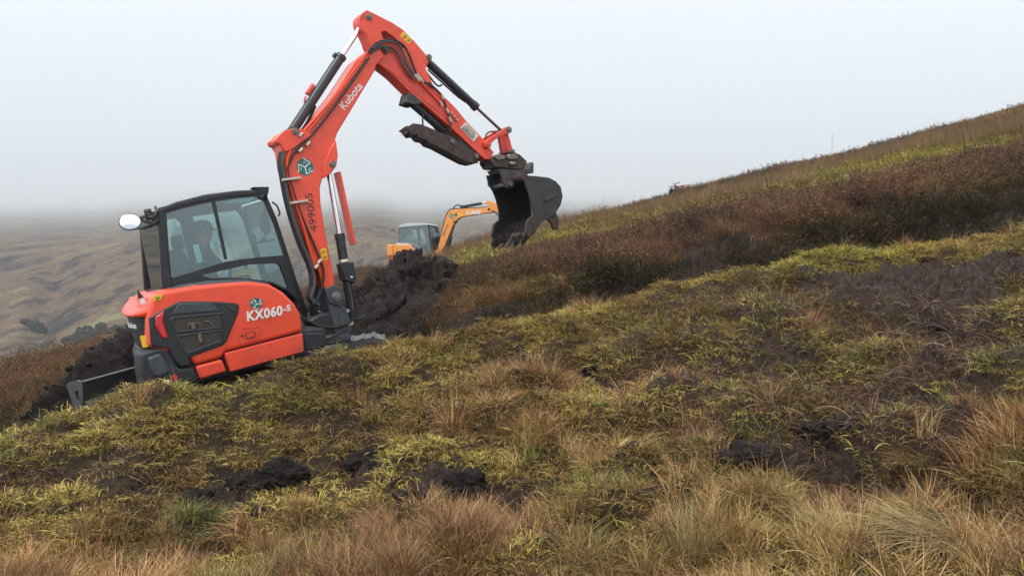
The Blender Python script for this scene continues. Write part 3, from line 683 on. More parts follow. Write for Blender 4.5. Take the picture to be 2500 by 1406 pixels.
# ------------------------------------------------------------------ red excavator
ex = empty('excavator', mtx(*RF, RO))
tag(ex, 'red and black excavator with raised boom standing on the peat bench', 'excavator')

# -- body
hood = MB().prism(g('hood'), -.93, -.20).build('engine_cover', 'red', ex, bevel=.07, seg=5, ang=25)
ins = MB().prism(g('insert'), -.944, -.80).build('vent_panel', 'black', ex, bevel=.014)
for nm in ('grille_up', 'grille_low'):
    q = g(nm)
    gm = MB().prism(q, -.9475, -.90).build('grille', 'mesh', ins, bevel=.004)
    MB().tube([at3(p, -.949) for p in q + q[:1]], .008, 6, False).build('grille_rim', 'dgrey', ins)
    # fine vertical wires behind the rim
    x0 = min(p[0] for p in q); x1 = max(p[0] for p in q); z0 = min(p[1] for p in q); z1 = max(p[1] for p in q)
MB().prism(g('grille_top'), -.952, -.90).build('blank_panel', 'dgrey', ins, bevel=.008)
MB().prism(g('tri_vent'), -.950, -.90).build('small_vent', 'mesh', ins, bevel=.004)
# pipework behind the grille as the photograph shows it
for q_ in ([(-.70, -.951, 1.18), (-.69, -.953, 1.215), (-.60, -.953, 1.20), (-.60, -.953, 1.17)], [(-.55, -.953, 1.215), (-.50, -.953, 1.19), (-.49, -.953, 1.15)]):
    MB().tube(q_, .006, 5).build('pipe', 'dimpipe', ins, smooth=True)
MB().cyl((-.62, -.951, 1.10), (-.62, -.951, 1.02), .018, 8).build('filter', 'dimpipe', ins, smooth=True)
MB().cyl((-.66, -.951, 1.21), (-.66, -.951, 1.16), .02, 8).build('filter', 'dimpipe', ins, smooth=True)
lampo = MB().prism(g('tail_lamp'), -.962, -.90).build('tail_lamp', 'lamp_red', ex, bevel=.012)
MB().prism(g('skirtA'), -.945, -.30).build('skirt_panel', 'red_low', ex, bevel=.02, seg=3)
MB().prism([(-.425, .845), (-.418, .857), (.38, .867), (.354, .678), (-.405, .664)], -.95, -.30).build('skirt_panel', 'red_low', ex, bevel=.02, seg=3)
MB().prism(g('bumper'), -.93, -.55).build('corner_bumper', 'black', ex, bevel=.045, seg=4, ang=25)
MB().prism([(-1.12, .99), (-.99, 1.01), (-.93, .80), (-1.05, .77), (-1.10, .80)], -.945, -.80).build('bumper_panel', 'dgrey', ex, bevel=.03, seg=3)
p = g1('reflector'); MB().cyl(at3(p, -.95), at3(p, -.93), .03, 20).build('reflector', 'lamp_red', ex, bevel=.004)
p = g1('tag'); MB().box(p[0] - .018, p[0] + .018, -.948, -.93, p[1] - .02, p[1] + .02).build('tag', 'white', ex)

# tail: rounded plan, stacked bands
def tail(rings, name, m, bevel=0.0, slope=0.0):
    plan = [(-.86, -.92), (-.99, -.895), (-1.055, -.84), (-1.095, -.72), (-1.115, -.50), (-1.105, -.25), (-1.08, 0.0), (-1.04, .30), (-.98, .55), (-.93, .72), (-.88, .84), (-.82, .92), (-.5, .92), (-.5, -.86), (-.86, -.86)]
    b = MB(); n = len(plan); vs = []
    for h, k, ds in rings:
        for (s_, w_) in plan:
            vs.append((s_ * (1 if s_ > -.8 else k) + (ds if s_ < -.8 else 0), w_ * (k if s_ < -.8 else 1), h + slope * min(0, s_ + .82) * (h - rings[0][0]) / .2))
    fs = [tuple(range(n - 1, -1, -1)), tuple(range((len(rings) - 1) * n, len(rings) * n))]
    for i in range(len(rings) - 1):
        for j in range(n):
            a = i * n + j; c = i * n + (j + 1) % n; fs.append((a, c, c + n, a + n))
    return b.add(vs, fs).build(name, m, ex, bevel=bevel, smooth=True)
tail([(1.36, 1.0, -.01), (1.43, 1.0, -.035), (1.50, .985, -.02), (1.54, .95, .02), (1.56, .86, .06)], 'rear_cover', 'red', .012, slope=.42)
tail([(1.06, .985, .01), (1.355, .99, .0)], 'rear_panel', 'black', .01)
tail([(.66, .93, .03), (.72, .99, .0), (.95, 1.0, -.015), (1.05, .97, .0)], 'counterweight', 'black', .02)
MB().prism([(-1.0, .62), (.60, .62), (.66, .70), (.66, .86), (.3, .9), (-.9, .9)], -.86, .9).build('deck', 'black', ex, bevel=.02)
MB().prism([(-.62, .9), (.38, .9), (.34, 1.15), (.1, 1.40), (-.62, 1.44)], -.30, -.15).build('inner_wall', 'black', ex)
MB().prism([(-.9, .9), (.66, .88), (.66, 1.0), (-.55, 1.02), (-.6, 1.5), (-.9, 1.5)], .12, .93).build('left_side_panel', 'red', ex, bevel=.03)
MB().prism(g('cornerbox'), -.87, -.48).build('toolbox', 'black', ex, bevel=.02, seg=3)
# black seal sweeping between cover and cab
seal = [(-.80, 1.545), (-.55, 1.575), (-.26, 1.56), (0, 1.52), (.18, 1.462), (.32, 1.36), (.42, 1.24), (.50, 1.05), (.55, .9)]
MB().prism(seal + [(a - .08, b - .12) for a, b in reversed(seal)], -.60, -.14).build('seal_strip', 'dgrey', ex, bevel=.03, seg=3)
p = g('fin'); MB().prism(p, -.52, -.49).build('fin', 'black', ex)
# print on the body
def plate(name, pts, w_, m, par, th=.003): return MB().prism(pts, w_, w_ + th).build(name, m, par)
d1 = plate('warning_decal', g('decal_y'), -.936, 'yellow', ex)
def glyph(par, c, w_, k=.02):
    b = MB(); s_, h = c
    b.tube([(s_ - k, w_, h - k * .8), (s_ + k * .2, w_, h - k * .8), (s_ - k * .4, w_, h + k * .8), (s_ - k, w_, h - k * .8)], .003, 4, False)
    b.tube([(s_ + k * .7, w_, h - k * .6), (s_ + k * 1.3, w_, h + k * .5)], .004, 4, False); b.tube([(s_ + k * .5, w_, h + k * .3), (s_ + k * 1.3, w_, h - k * .1)], .003, 4, False)
    b.build('symbol', 'grey_print', par)
glyph(d1, (-.915, 1.518), -.938, .014)
p = g1('decal_w'); plate('label', [(p[0] - .02, p[1] - .022), (p[0] + .025, p[1] - .025), (p[0] + .022, p[1] + .02), (p[0] - .016, p[1] + .022)], -.90, 'white', ex)
tx = g('model_txt')
text('lettering', 'KX060', 'white', ex, (tx[0][0], -.936, tx[0][1]), (tx[1][0] - tx[0][0], 0, tx[1][1] - tx[0][1]), (0, 0, 1), .135, bold=.03, fit=.37, shear=.12)
text('lettering', '-5', 'white', ex, (tx[0][0] + .378, -.936, tx[0][1] + .012), (tx[1][0] - tx[0][0], 0, tx[1][1] - tx[0][1]), (0, 0, 1), .085, bold=.03, fit=.085, shear=.1)
lp = MB().prism(g('latch_o'), -.934, -.90).build('latch_recess', 'red', ex, bevel=.006)
MB().tube([at3(q, -.936) for q in g('latch_o') + g('latch_o')[:1]], .0035, 5, False).build('latch_rim', 'red_old', lp)
MB().prism(g('latch_i'), -.944, -.92).build('latch', 'red', lp, bevel=.006)
MB().tube([at3(q, -.9445) for q in g('latch_i') + g('latch_i')[:1]], .004, 5, False).build('latch_gap', 'black', lp)
p = g1('latch_k'); MB().cyl(at3(p, -.942), at3(p, -.93), .012, 12).build('lock', 'black', lp)
sh = plate('shield_emblem', g('shield'), -.936, 'green_print', ex)
def blades(par, c, w_, r, a0=102):
    """three bent legs running round a centre"""
    b = MB()
    for k in range(3):
        a = math.radians(a0 + 120 * k)
        P = lambda rr, aa: (c[0] + rr * math.cos(aa), w_, c[1] + rr * math.sin(aa))
        b.tube([P(0, a), P(r * .45, a + .05), P(r * .86, a)], r * .075, 5, False)
        b.tube([P(r * .92, a), P(r * .86, a + .5), P(r * .98, a + .95)], r * .06, 5, False)
        b.tube([P(r * .98, a + .95), P(r * 1.2, a + 1.0)], r * .06, 5, False)
    b.v = [(v[0], w_ + (v[1] - w_) * .08, v[2]) for v in b.v]
    b.build('emblem_legs', 'white', par)
blades(sh, (-.022, 1.268), -.9385, .055)
text('lettering', 'L', 'white', sh, (-.066, -.9385, 1.275), (1, 0, -.08), (0, 0, 1), .04, .0006)
text('lettering', 'C', 'white', sh, (.0, -.9385, 1.272), (1, 0, -.08), (0, 0, 1), .04, .0006)
# rear plate print (on the rounded rear)
dr = MB(); dr.prism([(-1.155, 1.085), (-1.09, 1.08), (-1.085, 1.17), (-1.15, 1.175)], -.745, -.742)
def rearprint(name, cs, cw, h, wid, hei, m):
    # a small plate tangent to the rounded tail
    t_ = Vector((-.045, .16, 0)).normalized() if cs < -1.14 else Vector((-.08, .13, 0)).normalized()
    n_ = Vector((-t_.y, t_.x, 0)); c = Vector((cs, cw, h)) + n_ * .012
    b = MB(); a = t_ * wid / 2; u = Vector((0, 0, hei / 2)); o_ = n_ * .003
    b.add([c - a - u, c + a - u, c + a + u, c - a + u, c - a - u - o_, c + a - u - o_, c + a + u - o_, c - a + u - o_], [(0, 1, 2, 3), (7, 6, 5, 4), (0, 4, 5, 1), (1, 5, 6, 2), (2, 6, 7, 3), (3, 7, 4, 0)])
    return b.build(name, m, ex), c, t_, n_
rearprint('warning_decal', -1.075, -.775, 1.13, .075, .115, 'yellow')
c = Vector((-1.12, -.70, 1.255)); t_ = Vector((-.065, .17, 0)).normalized()
text('lettering', 'Kubota', 'white', ex, (-1.113, -.24, 1.25), (.01, -.25, 0), (0, 0, 1), .075, .004, bold=.02, fit=.36)

# -- cab
cab_out = g('cab_o')
cab = MB().prism(cab_out, -.15, -.095, [g('cab_w1'), g('cab_w2')]).build('cab_frame', 'frame', ex, bevel=.012)
MB().prism(g('cab_w1'), -.128, -.122).build('side_window', 'glass', cab)
MB().prism(g('cab_w2'), -.128, -.122).build('lower_window', 'glass', cab)
MB().prism(g('sash'), -.138, -.112).build('window_sash', 'frame', cab, bevel=.003)
left_o = [(-.581, 2.391), (-.315, 2.431), (.055, 2.461), (.483, 2.44), (.558, 2.337), (.604, 2.134), (.657, 1.673), (.755, .95), (-.62, .95), (-.667, 1.6)]
lw1 = [(-.46, 2.28), (-.22, 2.31), (-.17, 2.25), (-.17, 1.80), (-.24, 1.70), (-.52, 1.62)]
lw2 = [(-.02, 2.30), (.50, 2.30), (.55, 2.2), (.585, 1.9), (.62, 1.55), (.66, 1.1), (.1, 1.1), (.0, 1.45)]
MB().prism(left_o, .89, .94, [lw1, lw2]).build('cab_frame', 'frame', ex, bevel=.01)
MB().prism(lw1, .912, .917).build('rear_quarter_window', 'glass', cab)
MB().prism(lw2, .912, .917).build('door_window', 'glass', cab)
rt_ = [(-.60, 2.375), (-.40, 2.43), (-.1, 2.468), (.25, 2.468), (.50, 2.445), (.58, 2.40), (.56, 2.34), (.48, 2.385), (.1, 2.40), (-.3, 2.375), (-.55, 2.33)]
MB().prism(rt_, -.155, .945).build('cab_roof', 'frame', ex, bevel=.02, seg=3)
for (a, b) in ((-.155, -.09), (.88, .945)):
    MB().prism([(-.60, 2.37), (-.545, 2.37), (-.615, 1.50), (-.72, 1.50)], a, b).build('rear_pillar', 'frame', ex, bevel=.012)
    MB().prism([(.50, 2.40), (.56, 2.37), (.62, 2.1), (.68, 1.6), (.77, .9), (.72, .9), (.63, 1.6), (.58, 2.05)], a - .002, b + .002).build('front_pillar', 'frame', ex, bevel=.012)
MB().prism([(-.72, 1.55), (-.60, 1.55), (-.60, .95), (-.72, .95)], -.15, .94).build('cab_back', 'frame', ex)
MB().prism([(-.66, 2.33), (-.58, 2.33), (-.60, 2.24), (-.68, 2.24)], -.15, .94).build('cab_back_rail', 'frame', ex)
MB().prism([(-.618, 2.25), (-.612, 2.25), (-.668, 1.55), (-.674, 1.55)], -.09, .88).build('rear_window', 'glass', cab)
MB().prism([(.565, 2.33), (.571, 2.33), (.735, 1.0), (.729, 1.0)], -.09, .88).build('windscreen', 'glass', cab)
# outward rear flap glass seen behind the near pillar
MB().box(-.60, .72, -.14, .93, .90, .955).build('cab_floor', 'black', ex)
MB().prism(g('sticker_in'), -.1195, -.1185).build('window_sticker', mat('pale_sticker', (.55, .8, .8), .5), cab)
MB().prism(g('visor_tag'), -.1195, -.1185).build('sun_strip', mat('teal_strip', (.10, .42, .48), .4), cab)
MB().box(-.435, -.40, -.1195, -.1185, 1.70, 1.745).build('window_catch', 'black', cab)
MB().prism([(.02, 1.545), (.26, 1.535), (.27, 1.60), (.05, 1.615)], -.105, -.10).build('warning_decal', 'yellow', cab)
# lights, bracket, mirror
MB().prism(g('worklight'), -.16, .0).build('roof_lamp_bracket', 'black', ex, bevel=.01)
MB().tube([(.50, -.13, 2.36), (.53, -.18, 2.35)], .035, 12, False).build('work_lamp', 'black', ex)
MB().tube([(.60, -.16, 2.29), (.645, -.16, 2.24), (.66, -.16, 2.15), (.635, -.15, 2.13)], .010, 6).build('grab_handle', 'black', ex)
rb = g('rear_brk')
MB().tube([(-.60, -.16, 2.36), (-.66, -.18, 2.30), (-.715, -.20, 2.30)], .018, 6).build('lamp_bracket', 'black', ex, smooth=True)
MB().tube([(-.60, -.15, 2.25), (-.66, -.2, 2.25), (-.72, -.2, 2.27), (-.72, -.2, 2.38)], .012, 6).build('lamp_bracket', 'black', ex, smooth=True)
MB().tube([(-.73, -.2, 2.37), (-.665, -.2, 2.372)], .024, 10, False).build('rear_lamp', 'dgrey', ex)
MB().tube([(-.62, -.155, 2.40), (-.60, -.155, 2.40)], .022, 12, False).build('lifting_eye', 'pin', ex)
MB().tube([(-.815, -.33, 2.315), (-.76, -.30, 2.26), (-.69, -.26, 2.235), (-.625, -.18, 2.27)], .010, 6).build('mirror_arm', 'rust', ex, smooth=True)
# oval mirror: a shallow dish facing the camera side and up
mc = Vector((-.908, -.36, 2.283)); nrm = Vector((-.10, -.92, .24)).normalized(); mx_ = nrm.cross(Vector((0, 0, 1))).normalized() * -1; my_ = nrm.cross(mx_) * -1
def disc(r1, r2, off, dome, m, name, par, seg=28):
    b = MB(); vs = [mc + nrm * (off + dome)]; fs = []
    for j, k in enumerate((.5, 1.0)):
        for i in range(seg):
            a = 2 * math.pi * i / seg; vs.append(mc + mx_ * (r1 * k * math.cos(a)) + my_ * (r2 * k * math.sin(a)) + nrm * (off + dome * (1 - k * k)))
    for i in range(seg):
        j = (i + 1) % seg; fs.append((0, 1 + i, 1 + j)); fs.append((1 + i, 1 + seg + i, 1 + seg + j, 1 + j))
    vs.append(mc + nrm * (off - .02)); k = len(vs) - 1
    for i in range(seg): fs.append((k, 1 + seg + (i + 1) % seg, 1 + seg + i))
    return b.add(vs, fs).build(name, m, par, smooth=True)
mh = disc(.103, .088, -.008, .0, 'black', 'mirror', ex)
disc(.093, .078, .0, .022, 'mirror', 'mirror_glass', mh)
# cabin interior
st = MB().prism([(-.42, 1.30), (.08, 1.33), (.10, 1.40), (-.28, 1.42), (-.34, 1.92), (-.40, 1.96), (-.47, 1.90), (-.46, 1.4)], .20, .66).build('driver_seat', 'seat', ex, bevel=.05, seg=3)
MB().box(-.40, -.30, .32, .54, 1.94, 2.10).build('headrest', 'seat', st, bevel=.03)
MB().prism([(-.35, .95), (.0, .95), (.0, 1.30), (-.35, 1.30)], .25, .62).build('seat_base', 'black', ex)
MB().prism([(-.25, .95), (.22, .95), (.25, 1.52), (.12, 1.58), (-.2, 1.5)], -.06, .12).build('side_console', 'cabin', ex, bevel=.03)
MB().tube([(.20, .03, 1.56), (.24, .03, 1.66), (.25, .04, 1.72)], [.02] * 13, 8).build('joystick', 'black', ex, smooth=True)
MB().tube([(.20, .74, 1.5), (.24, .74, 1.6), (.25, .74, 1.68)], [.02] * 13, 8).build('joystick', 'black', ex, smooth=True)
mon = MB().box(.37, .40, .02, .14, 1.80, 1.98).build('monitor', 'black', ex, bevel=.01)
MB().tube([(.40, .08, 1.86), (.47, .05, 1.87), (.60, .0, 1.87)], .012, 6).build('monitor_arm', 'black', mon)
MB().tube([(.475, .02, 1.895), (.475, -.01, 1.895)], .03, 12, False).build('dial', 'black', mon)
MB().prism([(.45, 2.05), (.55, 2.24), (.58, 2.20), (.56, 1.98), (.50, 1.93)], -.05, .02).build('inner_mirror', 'black', ex, bevel=.01)
for w0 in (.3, .5): MB().tube([(.30, w0, 1.0), (.36, w0, 1.35), (.35, w0, 1.42)], .012, 6).build('travel_lever', 'black', ex)

# -- boom, arm, cylinders
boom = MB().prism(g('boom'), BC - .125, BC + .125).build('boom', 'red', ex, bevel=.014, seg=2)
def pin(name, n, r, par=ex, w0=BC - .20, w1=BC + .20, m='pin'):
    p = g1(n) if isinstance(n, str) else n
    return MB().cyl(at3(p, w0), at3(p, w1), r, 18).cyl(at3(p, w0 - .012), at3(p, w0 + .01), r * .55, 10).build(name, m, par, bevel=.004)
for s_ in (-1, 1):      # cheek plates
    w0 = BC + s_ * .14; MB().prism(g('knee_brk'), w0 - .018, w0 + .018).build('knee_plate', 'red', boom, bevel=.006)
kb = g('knee_brk')
pin('pin', 'p_knee', .042, w0=BC - .168, w1=BC + .168); pin('pin', (.905, 2.995), .018, w0=BC - .165)
# belly bracket for the lift cylinder
bk = [(1.15, 2.46), (1.24, 2.50), (1.33, 2.58), (1.375, 2.70), (1.385, 2.87), (1.30, 2.80), (1.18, 2.62)]
MB().prism(bk, BC - .15, BC + .15).build('boom_bracket', 'red', boom, bevel=.012)
pin('pin', 'p_bcyl', .040, w0=BC - .16, w1=BC + .16)
def rod(name, a, b, r, m, par=ex, n=18): return MB().cyl(a, b, r, n).build(name, m, par, bevel=.004)
def along(a, b, d):
    a, b = Vector(a), Vector(b); return a + (b - a).normalized() * d
# arm cylinder
a = Vector(at3(g1('p_knee'), BC)); b = Vector(at3(g1('p_armtop'), BC)); m1 = a + (b - a) * .66
ac = rod('arm_cylinder', along(a, b, .03), m1, .056, 'cyl')
MB().cyl(along(m1, a, .03), along(m1, b, .02), .064, 18).build('cylinder_gland', 'cyl', ac, bevel=.005)
MB().cyl(at3((a.x, a.z), BC - .09), at3((a.x, a.z), BC + .09), .065, 18).build('cylinder_eye', 'cyl', ac, bevel=.005)
rod('piston_rod', m1, b, .030, 'chrome', ac)
MB().cyl((b.x, BC - .08, b.z), (b.x, BC + .08, b.z), .055, 16).build('rod_eye', 'cyl', ac)
dn = (b - a).normalized(); up = Vector((-dn.z, 0, dn.x))
q0 = a + dn * .50 + up * .085; q1 = a + dn * .64 + up * .085
MB().cyl(q0, q1, .028, 10).tube([q0 - dn * .03, a + dn * .40 + up * .06], .012, 6, False).build('lock_valve', 'red_old', ac, bevel=.004)
q0 = m1 - dn * .06 + up * .07
MB().cyl(q0, q0 + dn * .05, .02, 8).build('hose_fitting', 'cyl', ac)
MB().tube([a + dn * .45 - up * .06, a + dn * .25 - up * .085, a + dn * .08 - up * .09, a + dn * .02 - up * .13], .018, 8).build('hose', 'rubber', ac, smooth=True)
# lift cylinder
a = Vector(at3((g1('bcyl_base')[0] - .01, .84), BC - .02)); b = Vector(at3(g1('p_bcyl'), BC)); m1 = Vector(at3((g1('bo_b1')[0] + .01, g1('bo_b1')[1]), BC - .01))
bc = rod('lift_cylinder', a, m1, .055, 'cyl')
MB().cyl(along(m1, a, .05), along(m1, b, .015), .061, 18).build('cylinder_gland', 'cyl', bc, bevel=.004)
rod('piston_rod', m1, b, .032, 'chrome', bc)
gd = [(1.365, 2.52), (1.41, 2.52), (1.43, 1.66), (1.395, 1.66)]
MB().prism(gd, BC - .06, BC + .07).build('rod_guard', 'red', bc, bevel=.008)
cb = MB().prism(g('cylbox'), -.385, -.22).build('valve_guard', 'black', bc, bevel=.012)
MB().cyl((1.27, -.395, 1.30), (1.27, -.38, 1.30), .012, 12).build('bolt', 'white', cb)
MB().box(1.19, 1.27, -.375, -.33, 1.485, 1.515).build('label', 'sticker', bc)

arm = MB().prism(g('armp'), BC - .105, BC + .105, [g('arm_hole')]).build('arm', 'red_low', ex, bevel=.010)
# raised doubler on the arm's near face, edge seams
pin('pin', 'p_arm', .05, m='steel', w0=BC - .15, w1=BC + .15); pin('pin', 'p_armtop', .040, w0=BC - .118, w1=BC + .118); pin('pin', 'p_bkt0', .040, w0=BC - .118, w1=BC + .118)
dbl = [(2.10, 3.73), (2.14, 3.95), (2.25, 3.985), (2.40, 3.93), (2.60, 3.70), (2.95, 3.18), (3.05, 3.10), (2.98, 2.94), (2.46, 3.42), (2.28, 3.60)]
MB().prism(dbl, BC - .111, BC - .09).build('side_plate', 'red_old', arm, bevel=.006)
# bucket cylinder
a = Vector(at3(g1('p_bkt0'), BC)); m1 = Vector(at3(g1('bk_b1'), BC)); b = Vector(at3((3.83, 2.775), BC))
kc = rod('bucket_cylinder', along(a, m1, .02), m1, .052, 'cyl')
MB().cyl(along(m1, a, .06), along(m1, b, .015), .060, 18).build('cylinder_gland', 'cyl', kc, bevel=.004)
rod('piston_rod', m1, b, .019, 'dullrod', kc)
dn = (m1 - a).normalized(); up = Vector((-dn.z, 0, dn.x))
MB().tube([a + dn * .10 - up * .075, a + dn * .3 - up * .075, a + dn * .60 - up * .07, a + dn * .75 - up * .05], .011, 6).build('hose', 'rubber', kc, smooth=True)
MB().tube([a + dn * .03 - up * .10, a + dn * .2 - up * .14, a + dn * .32 - up * .15, a + dn * .36 - up * .10], .012, 6).build('hose', 'rubber', kc, smooth=True)
# links
for s_ in (-1, 1):
    w0 = BC + s_ * .125; MB().prism(g('links'), w0 - .02, w0 + .02).build('side_link', 'red_old', ex, bevel=.008)
MB().prism(g('link2'), BC - .09, BC + .09).build('bucket_link', 'red_old', ex, bevel=.012)
pin('pin', (3.455, 2.63), .05, m='red_old', w0=BC - .155, w1=BC + .155); pin('pin', (3.825, 2.785), .045, w0=BC - .155, w1=BC + .155); pin('pin', (3.83, 2.50), .03, w0=BC - .16, w1=BC + .16)
# hitch
hi = MB().prism(g('hitch'), BC - .15, BC - .12).prism(g('hitch'), BC + .12, BC + .15).prism([(3.50, 2.36), (3.98, 2.29), (3.96, 2.26), (3.51, 2.32)], BC - .14, BC + .14).build('quick_hitch', 'rust', ex, bevel=.008)
MB().prism(g('hitch_low'), BC - .135, BC + .135).build('hitch_frame', 'steel', hi, bevel=.012)
MB().prism(g('hitch_back'), BC - .10, BC + .12).build('hitch_lock', 'steel', hi, bevel=.01)
MB().prism(g('hlever1'), BC - .172, BC - .15).build('lock_plate', 'pin', hi, bevel=.006); MB().prism(g('hlever2'), BC - .172, BC - .15).build('lock_plate', 'pin', hi, bevel=.006)
hp = MB().prism(g('hplate'), BC - .168, BC - .15).build('maker_plate', 'rust', hi, bevel=.004)
text('lettering', 'PROV', 'sticker', hp, (3.735, BC - .17, 2.345), (1, 0, -.16), (0, 0, 1), .036, .001, bold=.02, fit=.085)
# bucket
B0, B1 = -.66, .14
prof = g('bkt')
bucket = MB().prism(prof, B0, B0 + .028).prism(prof, B1 - .028, B1)
wrap = [(3.771, 2.16), (3.981, 2.122), (4.174, 2.08), (4.282, 2.02), (4.351, 1.931), (4.361, 1.808), (4.303, 1.695), (4.197, 1.602), (4.065, 1.544), (3.923, 1.51), (3.803, 1.41), (3.70, 1.385)]
inner = []
cx_, cz_ = 3.95, 1.82
for (a_, b_) in wrap:
    v = Vector((cx_ - a_, cz_ - b_)).normalized(); inner.append((a_ + v.x * .028, b_ + v.y * .028))
bucket.prism(wrap + inner[::-1], B0 + .004, B1 - .004)
bko = bucket.build('bucket', 'bucketsteel', ex, bevel=.005)
MB().tube([(3.775, B0 - .01, 2.135), (3.775, B1 + .01, 2.135)], .05, 14, False).build('top_lip', 'rust', bko)
for w0 in (-.45, -.12): MB().prism(g('ear'), w0, w0 + .03).build('bucket_ear', 'steel', bko, bevel=.008)
MB().cyl((3.66, -.5, 2.08), (3.66, -.04, 2.08), .03, 12).build('hitch_pin', 'pin', bko)
MB().cyl((3.92, -.5, 2.15), (3.92, -.04, 2.15), .03, 12).build('hitch_pin', 'pin', bko)
MB().prism(g('brace'), B0 - .02, B0 + .005).build('wear_pad', 'rust', bko, bevel=.008)
cutter = [(3.64, 1.44), (3.705, 1.58), (3.80, 1.625), (3.83, 1.56), (3.76, 1.45), (3.72, 1.37), (3.67, 1.36)]
for w0 in (B0 - .012, B1 - .02): MB().prism(cutter, w0, w0 + .04).build('side_cutter', 'rust', bko, bevel=.006)
for k in range(5):
    w0 = B0 + .05 + k * (B1 - B0 - .18) / 4
    MB().prism([(3.78, 1.43), (3.72, 1.43), (3.60, 1.30), (3.57, 1.245), (3.63, 1.265), (3.76, 1.375)], w0, w0 + .085).build('tooth', 'rust', bko, bevel=.01)
# wear strips and a second hooked lug on the back of the heel
for w0 in (B0 + .02, B1 - .12):
    MB().prism([(4.05, 1.555), (4.22, 1.615), (4.25, 1.50), (4.21, 1.375), (4.13, 1.39), (4.12, 1.47), (4.08, 1.51)], w0, w0 + .05).build('heel_lug', 'rust', bko, bevel=.012)
# peat caught in the bucket and round the teeth
def clodmesh(seed, r, sq=(1, 1, .7), sub=3, amp=.45, fr=2.2):
    bm = bmesh.new(); bmesh.ops.create_icosphere(bm, subdivisions=sub, radius=1.0)
    for v in bm.verts:
        p = v.co.copy(); d = mnoise.fractal(p * fr + Vector((seed * 3.7, seed * 1.3, -seed)), 1.0, 2.0, 4) * amp
        rg = 1 - abs(mnoise.noise(p * fr * 1.7 + Vector((seed, 9, seed * .3)))) * .35
        q = p * (1 + d) * rg; v.co = Vector((q.x * r * sq[0], q.y * r * sq[1], q.z * r * sq[2]))
    return bm
def bm_into(mb, bm, off, rot=None):
    vs = [(rot @ v.co if rot else v.co) + Vector(off) for v in bm.verts]
    bm.verts.ensure_lookup_table(); bm.verts.index_update()
    mb.add(vs, [tuple(v.index for v in f.verts) for f in bm.faces]); bm.free()
cl = MB(); rnd = random.Random(5)
for k in range(30):
    bm_into(cl, clodmesh(k, rnd.uniform(.03, .075), (1, 1, .8), 2), (rnd.uniform(3.62, 3.85) , rnd.uniform(B0 + .05, B1 - .05), 0), None)
    n0 = len(cl.v) - 42
    for i in range(n0, len(cl.v)):
        x, y, z = cl.v[i]; cl.v[i] = (x, y, z + 1.33 + (x - 3.62) * .55)
def peatmat(name, lo, hi, scale, rough=.75):
    m, t, b = newmat(name); ge = N(t, 'ShaderNodeNewGeometry')
    n2 = N(t, 'ShaderNodeTexNoise'); n2.inputs['Scale'].default_value = scale; n2.inputs['Detail'].default_value = 9; n2.inputs['Roughness'].default_value = .7
    t.links.new(ge.outputs['Position'], n2.inputs['Vector'])
    c2 = N(t, 'ShaderNodeValToRGB'); c2.color_ramp.elements[0].position = .3; c2.color_ramp.elements[0].color = rgb(lo); c2.color_ramp.elements[1].position = .72; c2.color_ramp.elements[1].color = rgb(hi)
    t.links.new(n2.outputs[0], c2.inputs[0]); t.links.new(c2.outputs[0], b.inputs['Base Color'])
    b.inputs['Roughness'].default_value = rough - .1; b.inputs['Specular IOR Level'].default_value = .22
    bp = N(t, 'ShaderNodeBump'); bp.inputs['Strength'].default_value = 1.0; bp.inputs['Distance'].default_value = .06
    t.links.new(n2.outputs[0], bp.inputs['Height']); t.links.new(bp.outputs[0], b.inputs['Normal'])
    return m
M['peat'] = peatmat('wet_peat', (.005, .0034, .003), (.030, .020, .017), 14)
M['peat2'] = peatmat('brown_peat', (.006, .004, .0034), (.044, .029, .024), 12)
cl.build('caked_peat', 'peat', bko, smooth=False)
# thumb
th = MB().prism(g('thumb'), BC - .10, BC - .07).prism(g('thumb'), BC + .07, BC + .10).prism([(a_, b_ - .02) if i > 6 else (a_, b_ - .06) for i, (a_, b_) in enumerate(g('thumb'))], BC - .075, BC + .075).build('thumb', 'rust', ex, bevel=.008)
p = (3.27, 2.50); MB().cyl(at3(p, BC - .13), at3(p, BC + .13), .03, 12).build('pin', 'pin', th)
MB().cyl(at3((2.95, 2.72), BC - .12), at3((2.95, 2.72), BC + .12), .028, 12).build('pin', 'pin', th)
MB().prism([(3.06, 2.80), (3.16, 2.74), (3.33, 2.55), (3.27, 2.50), (3.1, 2.64)], BC - .07, BC + .07).build('thumb_mount', 'steel', ex, bevel=.006)
MB().prism(g('thumb_brk'), BC - .11, BC - .08).prism(g('thumb_brk'), BC + .08, BC + .11).prism([(2.40, 3.25), (2.46, 3.36), (2.50, 3.34), (2.44, 3.23)], BC - .09, BC + .09).build('thumb_bracket', 'steel', ex, bevel=.006)
a = Vector((2.50, BC, 3.28)); b = Vector((2.99, BC, 2.80)); m1 = a + (b - a) * .82
tcl = rod('thumb_cylinder', a, m1, .055, 'cyl'); MB().cyl(along(m1, a, .10), m1 + (b - a).normalized() * .02, .061, 16).build('cylinder_gland', 'rubber', tcl); rod('piston_rod', m1, b, .03, 'steel', tcl)

